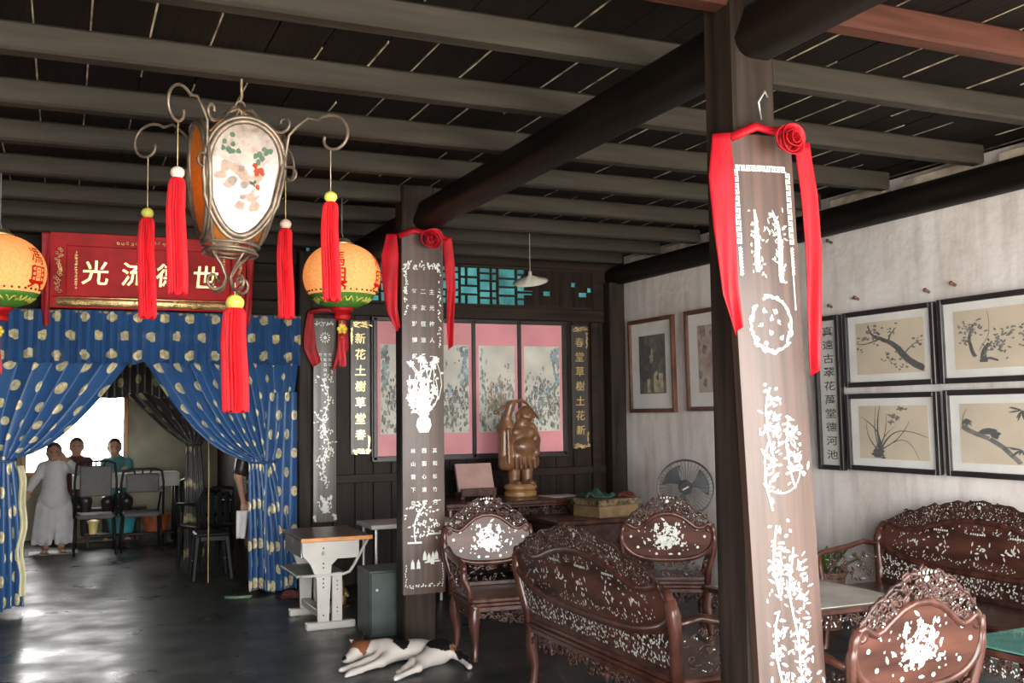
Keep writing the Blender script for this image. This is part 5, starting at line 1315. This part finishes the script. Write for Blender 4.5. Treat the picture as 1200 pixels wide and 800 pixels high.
# ------------------------------------------------------------------ people in the back room
def hand(pr, w_, d, side, sc=1.0, curl=.35):
    w_ = np.array(w_, float); d = np.array(d, float); d /= np.linalg.norm(d); s_ = np.array(side, float); s_ -= d*(s_@d); s_ /= np.linalg.norm(s_); nrm = np.cross(d, s_)
    pr.append(('c', w_, w_+d*.045*sc, .017*sc, .021*sc)); pr.append(('c', w_+d*.03*sc-s_*.014*sc, w_+d*.055*sc-s_*.018*sc, .013*sc, .011*sc)); pr.append(('c', w_+d*.03*sc+s_*.014*sc, w_+d*.055*sc+s_*.018*sc, .013*sc, .011*sc))
    for i, l in enumerate((.046, .056, .052, .040)):
        b = w_+d*.058*sc+s_*(-.026+.0175*i)*sc; m = b+(d*math.cos(curl)+nrm*math.sin(curl))*l*.55*sc; e = m+(d*math.cos(curl*2)+nrm*math.sin(curl*2))*l*.5*sc
        pr.append(('c', b, m, .0085*sc, .0078*sc)); pr.append(('c', m, e, .0076*sc, .0066*sc))
    b = w_+d*.018*sc-s_*.02*sc; m = b+(d*.6-s_*.75)*.030*sc; e = m+(d*.9-s_*.2+nrm*.3)*.026*sc
    pr.append(('c', b, m, .010*sc, .009*sc)); pr.append(('c', m, e, .009*sc, .0075*sc))
def person(label, loc, rz, J, top, topm, bottom=None, botm=None, hairm=None, scarf=False, sc=1.0, seated=False):
    r_ = thing('person', label, 'person', loc, rz)
    h = np.array(J['head'], float); hr = .088*sc
    pb = [elp(h, (hr*.84, hr*.98, hr*1.18)), elp(h+np.array((0, -.035, -.055))*sc, (hr*.6, hr*.55, hr*.5)), elp(h+np.array((0, -.098, -.012))*sc, (.011*sc, .016*sc, .018*sc)), elp(h+np.array((.075, .0, -.01))*sc, (.012*sc, .02*sc, .028*sc)), elp(h+np.array((-.075, .0, -.01))*sc, (.012*sc, .02*sc, .028*sc)),
          elp(h+np.array((0, -.088, -.055))*sc, (.024*sc, .012*sc, .009*sc)),
          cap(h+np.array((0, .015, -.08))*sc, J['neck'], .042*sc, .048*sc),
          cap(J['neck'], J['chest'], .07*sc, .105*sc), cap(J['chest'], J['pelvis'], .105*sc, .10*sc)]
    fine = []
    for s_, k in (('L', -1), ('R', 1)):
        a, b, c = (np.array(J[x+s_], float) for x in ('sh', 'el', 'wr'))
        pb += [cap(np.array(J['neck'])-np.array((0, 0, .02)), a, .045*sc, .05*sc), cap(a, b, .046*sc, .035*sc), cap(b, c, .035*sc, .024*sc)]
        hand(fine, c, J.get('hd'+s_, c-b), (k, 0, .1), sc); fine.append(cap(b+(c-b)*.75, c, .026*sc, .021*sc))
        if 'kn'+s_ in J:
            hp, kn, an = (np.array(J[x+s_], float) for x in ('hp', 'kn', 'an'))
            pb += [cap(hp, kn, .075*sc, .05*sc), cap(kn, an, .05*sc, .032*sc), cap(an+np.array((0, .02, -.015))*sc, an+np.array((k*.015, -.13, -.03))*sc, .032*sc, .022*sc)]
            for t in range(5):
                fx = (-.024+.012*t)*-k; fine.append(cap(an+np.array((k*.015+fx, -.125, -.034))*sc, an+np.array((k*.02+fx*1.2, -.155+.006*t, -.038))*sc, .0095*sc*(1.25 if t == 0 else 1), .008*sc))
    q = sdf_body(pb, .013*sc, .035); q = sdf_body(fine, .0055*sc, .008, q); q.build('body', M['skin'], r_, smooth=True)
    hm = sdf_body([elp(h+np.array((0, .018, .022))*sc, (hr*.98, hr*1.02, hr*1.12)), elp(h+np.array((0, .05, -.02))*sc, (hr*.85, hr*.75, hr*1.0))]+([cap(h+np.array((0, .05, -.03))*sc, np.array(J['neck'])+np.array((0, .06, -.02)), .07*sc, .06*sc)] if scarf else []), .011*sc, .02)
    # open the hair over the face
    keep = MB(); hy = h[1]; V = hm.V; ok = [not (v[1] < hy-.030*sc and v[2] < h[2]+.055*sc) for v in V]; keep.V = V; keep.F = [f for f in hm.F if all(ok[i] for i in f)]
    keep.build('hair', hairm or M['hair'], r_, smooth=True)
    e_ = MB()
    for k in (-1, 1): e_.ell(tuple(h+np.array((k*.032, -.083, .008))*sc), (.011*sc, .006*sc, .006*sc), 8, 5)
    e_.build('eyes', M['hair'], r_, smooth=True)
    q = sdf_body(top, .013*sc, .03); q.build('shirt', topm, r_, smooth=True)
    if bottom: q = sdf_body(bottom, .013*sc, .03); q.build('trousers', botm, r_, smooth=True)
    return r_
A3 = lambda *a: np.array(a, float)
J = dict(head=(-.01, -.04, 1.15), neck=(0, 0, 1.02), chest=(0, 0, .88), pelvis=(0, .0, .64), shL=(-.125, 0, .98), elL=(-.215, -.04, .83), wrL=(-.275, -.13, .71), shR=(.125, 0, .98), elR=(.245, -.07, .93), wrR=(.125, -.15, 1.07), hdR=(-.6, -.1, .5),
         hpL=(-.07, 0, .62), knL=(-.085, -.03, .34), anL=(-.085, 0, .055), hpR=(.07, 0, .62), knR=(.085, -.03, .34), anR=(.085, 0, .055))
top = [cap((0, 0, .97), (0, 0, .74), .125, .13), cap((0, 0, .74), (0, 0, .60), .13, .155), cap((0, 0, .99), (-.12, 0, .98), .06, .062), cap((0, 0, .99), (.12, 0, .98), .06, .062), cap((-.125, 0, .98), (-.215, -.04, .83), .06, .05), cap((-.215, -.04, .83), (-.262, -.11, .735), .048, .04), cap((.125, 0, .98), (.245, -.07, .93), .06, .052), cap((.245, -.07, .93), (.155, -.13, 1.03), .05, .04), cap((-.02, 0, .62), (.02, 0, .60), .145, .15)]
bot = [cap((-.07, 0, .60), (-.11, -.01, .20), .11, .115), cap((.07, 0, .60), (.11, -.01, .20), .11, .115), elp((0, 0, .42), (.20, .12, .24))]+[cap((-.17+.068*i, -.10+.02*abs(i-2.5), .55), (-.21+.084*i, -.125+.03*abs(i-2.5), .12), .020, .030) for i in range(6)]
person('person in white tunic and baggy white trousers with one hand raised to the head', (-.07, 13.12, .0), 0, J, top, M['whitecloth'], bot, M['whitecloth'], mat('dark_red_headscarf', (.10, .03, .028), .7, var=.4, scale=14), True)
q = MB(); q.cbox(-.26, .26, -.22, .16, 0, .012, .004); o = q.build('floor_mat', M['white']); o.location = (-.07, 13.10, -.008); tag(o, 'pale mat under the feet of the white-clad person', 'mat')
def sitter(label, loc, col, hz, dx):
    J = dict(head=(dx, -.05, hz), neck=(0, 0, hz-.15), chest=(0, .0, hz-.28), pelvis=(0, .03, hz-.62), shL=(-.13, 0, hz-.19), elL=(-.16, -.10, hz-.38), wrL=(-.10, -.30, hz-.28), hdL=(.2, -1, 0), shR=(.13, 0, hz-.19), elR=(.16, -.10, hz-.38), wrR=(.10, -.30, hz-.26), hdR=(-.2, -1, 0),
             hpL=(-.09, .02, hz-.66), knL=(-.11, -.24, hz-.66), anL=(-.11, -.18, .06), hpR=(.09, .02, hz-.66), knR=(.11, -.24, hz-.66), anR=(.11, -.18, .06))
    top = [cap((0, 0, hz-.21), (0, .03, hz-.60), .12, .14), cap((0, 0, hz-.20), (-.12, 0, hz-.20), .06, .062), cap((0, 0, hz-.20), (.12, 0, hz-.20), .06, .062), cap((-.13, 0, hz-.19), (-.155, -.08, hz-.33), .056, .05), cap((.13, 0, hz-.19), (.155, -.08, hz-.33), .056, .05)]
    bot = [cap((-.09, .02, hz-.66), (-.11, -.24, hz-.66), .095, .075), cap((.09, .02, hz-.66), (.11, -.24, hz-.66), .095, .075), cap((-.11, -.24, hz-.66), (-.11, -.18, .10), .07, .055), cap((.11, -.24, hz-.66), (.11, -.18, .10), .07, .055)]
    return person(label, loc, 0, J, top, col, bot, M['blackframe'])
sitter('person in dark red shirt seated at the white table by the bright window', (.17, 13.98, .025), mat('dark_red_shirt', (.11, .035, .03), .8), 1.165, .0)
sitter('person in teal shirt seated at the white table, head bowed', (.64, 13.98, .025), mat('teal_shirt', (.06, .20, .22), .8), 1.145, -.03)
bn = thing('bench', 'low wooden bench under the two seated people', 'bench', (.40, 14.02, 0))
q = MB(); q.cbox(-.60, .60, -.14, .14, .38, .415, .006); q.build('seat', M['wallwood'], bn)
for sx in (-1, 1): q = MB(); q.cbox(sx*.5-.03, sx*.5+.03, -.12, .12, 0, .38, .005); q.build('leg', M['wallwood'], bn)
# person standing behind the blue curtain: only legs and feet show
J = dict(head=(0, -.03, 1.45), neck=(0, 0, 1.30), chest=(0, 0, 1.14), pelvis=(0, 0, .84), shL=(-.16, 0, 1.25), elL=(-.22, .02, 1.0), wrL=(-.20, -.12, .80), shR=(.16, 0, 1.25), elR=(.22, .02, 1.0), wrR=(.20, -.02, .78),
         hpL=(-.08, 0, .80), knL=(-.09, -.02, .44), anL=(-.09, 0, .055), hpR=(.08, 0, .80), knR=(.09, -.02, .44), anR=(.09, 0, .055))
top = [cap((0, 0, 1.24), (0, 0, .82), .13, .14), cap((0, 0, 1.26), (-.15, 0, 1.25), .065, .07), cap((0, 0, 1.26), (.15, 0, 1.25), .065, .07), cap((-.16, 0, 1.25), (-.20, .015, 1.06), .07, .06), cap((.16, 0, 1.25), (.20, .015, 1.06), .07, .06)]
bot = [cap((-.08, 0, .80), (-.09, -.02, .42), .10, .085), cap((.08, 0, .80), (.09, -.02, .42), .10, .085), elp((0, 0, .82), (.15, .11, .10))]
person('person standing barefoot behind the blue curtain', (1.68, 9.46, .0), 0, J, top, M['blackframe'], bot, mat('brown_shorts', (.12, .06, .04), .8))
q = MB(); q.grid(lambda s, t: (-.05+.10*s*(1-.3*t), .02*math.sin(s*6), -.24*t), 10, 12); o = q.build('white_cloth', M['whitecloth'], smooth=True); o.location = (1.455, 9.24, .72); o.modifiers.new('thickness', 'SOLIDIFY').thickness = .01; tag(o, 'white cloth hanging from the hand of the person behind the curtain', 'cloth')
sd = thing('rubber_sandal', 'flat green rubber sandal on the floor beside the bare feet', 'sandal', (1.40, 9.08, 0), math.radians(75))
q = MB(); q.prism([(.04*math.cos(t)*(1 if math.sin(t) > 0 else .85), .115*math.sin(t)) for t in np.linspace(0, 2*PI, 20, endpoint=False)], lambda u, v, d: (u, v, d), 0, .018); q.build('sole', mat('green_rubber', (.12, .20, .12), .6), sd)
q = MB(); q.tube([(-.035, -.01, .015), (-.02, .03, .04), (0, .065, .02), (.02, .03, .04), (.035, -.01, .015)], .007, 6); q.build('strap', M['black'], sd, smooth=True)

# ------------------------------------------------------------------ back-room furniture
def stacking_chair(label, loc, deg, pw, ph, zc):
    r_ = thing('office_chair', label, 'chair', loc, math.radians(deg))
    gm = bpy.data.materials.get('grey_upholstery') or mat('grey_upholstery', (.12, .115, .11), .7, var=.1)
    q = MB(); q.cbox(-pw/2, pw/2, -.02, .02, zc-ph/2, zc+ph/2, .018); q.build('backrest', gm, r_)
    q = MB(); q.cbox(-.20, .20, .02, .42, .40, .45, .015); q.build('seat', gm, r_)
    q = MB(); q.tube([(-pw/2-.05, .03, .42), (-pw/2-.05, .0, zc), (-pw/2-.03, 0, zc+ph/2+.02), (-pw/2+.04, 0, zc+ph/2+.05), (pw/2-.04, 0, zc+ph/2+.05), (pw/2+.03, 0, zc+ph/2+.02), (pw/2+.05, 0, zc), (pw/2+.05, .03, .42)], .014, 8); 
    for k in (-.10, 0, .10): q.tube([(k, 0, zc+ph/2+.05), (k*.8, 0, zc+ph/2-.01)], .010, 6)
    q.build('back_frame', M['black'], r_, smooth=True)
    for sx in (-1, 1):
        for y in (.03, .40): q = MB(); q.cyl((sx*.20, y, .42), (sx*.22, y+(.03 if y > .1 else -.03), 0), .013, n=8); q.build('leg', M['black'], r_, smooth=True)
        q = MB(); q.tube([(sx*(pw/2+.05), .02, .66), (sx*(pw/2+.06), .2, .68), (sx*(pw/2+.05), .33, .66), (sx*.2, .36, .44)], .013, 7); q.build('arm', M['black'], r_, smooth=True)
    return r_
stacking_chair('black-framed chair with tall grey backrest at the white table', (.36, 12.58, 0), 0, .34, .35, .83)
stacking_chair('black-framed chair with low wide grey backrest at the white table', (.86, 12.60, 0), 0, .36, .22, .79)
tb = thing('long_table', 'long white-topped table by the bright window', 'table', (.72, 13.52, 0))
q = MB(); q.cbox(-.60, .62, -.22, .20, .83, .865, .005); q.build('table_top', M['white'], tb)
q = MB(); q.cbox(-.60, .62, -.215, -.20, .70, .83, .003); q.build('front_panel', M['white'], tb)
for sx in (-.56, .58):
    for sy in (-.18, .16): q = MB(); q.cyl((sx, sy, 0), (sx, sy, .83), .02, n=8); q.build('leg', M['black'], tb, smooth=True)
lb = thing('low_shelf', 'low dark shelf under the long white table', 'shelf', (.74, 13.44, 0))
q = MB(); q.cbox(-.48, .54, -.13, .13, .12, .15, .004); q.build('board', M['wallwood'], lb)
for sx in (-1, 1): q = MB(); q.cbox(sx*.44-.02, sx*.44+.02, -.11, .11, 0, .12, .003); q.build('foot', M['wallwood'], lb)
def tub(name, label, loc, r0, r1, h_, m, sx=1.0):
    r_ = thing(name, label, 'container', loc)
    q = MB(); q.lathe([(0, 0), (r0, 0), (r1, h_-.02), (r1+.01, h_-.02), (r1+.01, h_), (r1-.006, h_), (r0-.004, .01), (0, .01)], 24, sx=sx); q.build('body', m, r_, smooth=40)
    q = MB(); q.lathe([(0, h_+.02), (r1*.6, h_+.018), (r1+.014, h_+.006), (r1+.014, h_-.006), (0, h_-.006)], 24, sx=sx); q.build('lid', m, r_, smooth=40)
tub('plastic_tub', 'teal plastic tub on the low shelf', (.68, 13.44, .15), .10, .125, .19, mat('teal_plastic', (.04, .26, .30), .4), 1.35)
tub('plastic_tub', 'orange-brown plastic tub on the low shelf', (1.08, 13.44, .15), .10, .125, .20, mat('orange_plastic', (.36, .09, .03), .4), 1.3)
tub('paper_cup', 'pale yellow cup on the low shelf', (.36, 13.44, .15), .045, .055, .15, mat('yellow_cup', (.75, .60, .22), .5))
def plastic_stool(label, loc):
    r_ = thing('plastic_stool', label, 'stool', loc)
    q = MB(); q.cbox(-.16, .16, -.16, .16, .405, .44, .014); q.cbox(-.145, .145, -.145, .145, .36, .405, .004); q.build('seat', M['black'], r_)
    for sx in (-1, 1):
        for sy in (-1, 1): q = MB(); q.tube([(sx*.135, sy*.135, .40), (sx*.15, sy*.15, .25), (sx*.175, sy*.175, 0)], [.03, .025, .022], 6); q.build('leg', M['black'], r_, smooth=50)
    for sx in (-1, 1): q = MB(); q.cyl((sx*.155, -.155, .16), (sx*.155, .155, .16), .011, n=6); q.build('stretcher', M['black'], r_)
plastic_stool('black plastic stool beside the tied blue curtain', (1.335, 10.34, 0))
def plastic_armchair(label, loc, deg):
    r_ = thing('plastic_armchair', label, 'chair', loc, math.radians(deg))
    q = MB(); q.cbox(-.22, .22, -.22, .22, .41, .44, .012); q.build('seat', M['black'], r_)
    q = MB()
    for i in range(5): q.cbox(-.17+i*.085-.028, -.17+i*.085+.028, .21, .23, .46, .78, .006)
    q.tube([(-.22, .21, .43), (-.23, .23, .70), (-.19, .24, .80), (0, .245, .83), (.19, .24, .80), (.23, .23, .70), (.22, .21, .43)], .02, 8); q.build('backrest', M['black'], r_, smooth=40)
    for sx in (-1, 1):
        q = MB(); q.tube([(sx*.23, .22, .66), (sx*.25, .0, .66), (sx*.25, -.18, .65), (sx*.235, -.22, .60), (sx*.225, -.22, .43)], .019, 8, flat=.8); q.build('arm', M['black'], r_, smooth=True)
        for sy in (-1, 1): q = MB(); q.tube([(sx*.20, sy*.2, .42), (sx*.225, sy*.225, 0)], [.026, .02], 7); q.build('leg', M['black'], r_, smooth=40)
    return r_
plastic_armchair('black plastic armchair with slatted back behind the plastic stool', (1.40, 11.02, 0), 200)
plastic_armchair('black plastic armchair at the end of the long white table', (1.55, 12.40, 0), 100)
# dark partition cabinet with bottles
pc = thing('dark_cabinet', 'tall dark wooden cabinet against the back-room partition', 'cabinet', (1.755, 10.20, 0))
q = MB(); q.cbox(-.16, .18, -.42, .42, 0, .95, .008); q.build('body', M['wallwood'], pc)
q = MB(); q.cbox(-.18, .19, -.43, .43, .95, .98, .006); q.build('top', M['rail'], pc)
for i, y in enumerate((-.41, .01)):
    q = MB(); q.cbox(-.172, -.158, y, y+.40, .06, .92, .005); d_ = q.build('door', M['wallwood'], pc); q = MB(); q.ell((-.18, y+(.40 if i == 0 else .03), .5), .012, 8, 5); q.build('knob', M['brass'], d_, smooth=True)
for i, (x, y, h_) in enumerate(((1.66, 10.10, .18), (1.72, 10.30, .22), (1.64, 10.46, .17))):
    r_ = thing('glass_bottle', ('short white bottle on the dark cabinet nearest the blue curtain', 'tallest white bottle on the dark cabinet', 'short white bottle on the dark cabinet beside the tallest bottle')[i], 'bottle', (x, y, .98))
    q = MB(); q.lathe([(0, 0), (.035, 0), (.038, .01), (.038, h_*.55), (.014, h_*.75), (.014, h_*.92), (0, h_*.92)], 18); q.build('body', M['white'], r_, smooth=40)
    q = MB(); q.lathe([(.017, h_*.9), (.017, h_), (0, h_)], 14); q.build('cap', M['steel'], r_, smooth=40)
q = MB(); q.cbox(-.006, .006, -.006, .006, 0, 1.40, .002); o = q.build('brass_pole', mat('dull_brass', (.30, .19, .07), .5, var=.2)); o.location = (1.27, 10.02, 0); tag(o, 'thin gold-edged upright pole inside the curtained doorway', 'pole')

# ------------------------------------------------------------------ sleeping dog
dg_ = thing('dog', 'white dog with black and tan patches asleep on the floor', 'dog', (1.95, 6.25, 0))
D_ = [elp((-.03, .06, .075), (.125, .10, .075), rotm('Z', -12)), elp((.11, .03, .075), (.15, .10, .072), rotm('Z', -20)), elp((.235, -.07, .078), (.105, .115, .078), rotm('Z', -35)),
      cap((-.07, .09, .085), (-.16, .15, .085), .075, .058), elp((-.205, .165, .080), (.070, .062, .060)), cap((-.235, .14, .068), (-.315, .085, .042), .044, .025), elp((-.325, .078, .044), (.018, .016, .015)),
      cap((-.165, .215, .115), (-.155, .245, .165), .028, .008), cap((-.215, .215, .11), (-.25, .245, .135), .022, .008), cap((-.235, .13, .05), (-.29, .09, .028), .030, .018),
      cap((-.06, -.0, .06), (-.14, -.08, .042), .052, .033), cap((-.14, -.08, .042), (-.29, -.15, .026), .030, .019), elp((-.345, -.175, .020), (.040, .024, .019), rotm('Z', 25)), cap((-.29, -.15, .026), (-.34, -.172, .022), .019, .019),
      cap((-.10, .03, .055), (-.21, -.01, .038), .042, .028), cap((-.21, -.01, .038), (-.34, -.06, .026), .026, .018), elp((-.375, -.075, .020), (.034, .022, .018), rotm('Z', 20)),
      cap((.22, -.10, .07), (.08, -.21, .052), .082, .048), cap((.08, -.21, .052), (.02, -.31, .038), .043, .024), cap((.02, -.31, .038), (-.09, -.365, .022), .022, .017), elp((-.125, -.385, .019), (.034, .022, .018), rotm('Z', 28)),
      cap((.20, -.12, .05), (.04, -.17, .042), .058, .036), cap((.04, -.17, .042), (-.05, -.25, .028), .032, .019), elp((-.085, -.28, .019), (.032, .021, .018), rotm('Z', 40)),
      cap((.31, -.16, .065), (.34, -.25, .042), .034, .025), cap((.34, -.25, .042), (.325, -.37, .024), .025, .018)]
for a, r in ((-.02, .008), (0, .0085), (.02, .008)):
    D_.append(cap((-.36+a*.4, -.18+a, .016), (-.388+a*.4, -.194+a, .011), r, r)); D_.append(cap((-.13+a*.4, -.385+a, .018), (-.15+a*.4, -.40+a, .012), r, r))
q = sdf_body(D_, .0075, .022)
V = np.array(q.V); V[:, 2] = np.maximum(V[:, 2], .001)*.88; q.V = [tuple(v) for v in V]
rnd = np.sin(V[:, 0]*57)*.012+np.sin(V[:, 1]*71+1)*.012
cw, cb_, ct = np.array((.50, .46, .43, 1)), np.array((.006, .0055, .006, 1)), np.array((.17, .06, .022, 1))
Cc = np.tile(cw, (len(V), 1))
def patch(c, r, col): Cc[(((V-np.array(c))/np.array(r))**2).sum(1) < 1+rnd*8] = col
patch((.02, .05, .13), (.055, .10, .085), cb_); patch((.14, .09, .14), (.13, .05, .07), cb_); patch((.235, -.12, .14), (.10, .085, .07), cb_); patch((.345, -.20, .06), (.05, .09, .06), cb_); patch((.335, -.29, .045), (.014, .07, .03), cb_)
patch((-.205, .165, .105), (.080, .075, .085), ct); patch((-.16, .235, .15), (.05, .05, .05), ct*.7); patch((-.135, .19, .14), (.045, .06, .05), cb_); patch((-.275, .105, .06), (.05, .045, .045), cw); patch((-.335, .072, .05), (.02, .02, .018), cb_); patch((.31, -.15, .09), (.035, .03, .05), ct*1.6)
fur = bpy.data.materials.new('dog_fur'); fur.use_nodes = True; N, L = nt(fur); at = N.new('ShaderNodeAttribute'); at.attribute_name = 'Col'; b = N['Principled BSDF']; L.new(at.outputs['Color'], b.inputs['Base Color']); b.inputs['Roughness'].default_value = .8; b.inputs['Specular IOR Level'].default_value = .15
tcx = N.new('ShaderNodeTexCoord'); nzx = N.new('ShaderNodeTexNoise'); nzx.inputs['Scale'].default_value = 120; L.new(tcx.outputs['Object'], nzx.inputs['Vector']); bpx = N.new('ShaderNodeBump'); bpx.inputs['Strength'].default_value = .3; bpx.inputs['Distance'].default_value = .006; L.new(nzx.outputs[0], bpx.inputs['Height']); L.new(bpx.outputs[0], b.inputs['Normal'])
Cc[:, 3] = 1
q.build('body', fur, dg_, smooth=True, colors=Cc)
e_ = MB(); e_.ell((-.262, .105, .075), (.010, .006, .004), 8, 5); e_.build('closed_eye', M['black'], dg_, smooth=True)
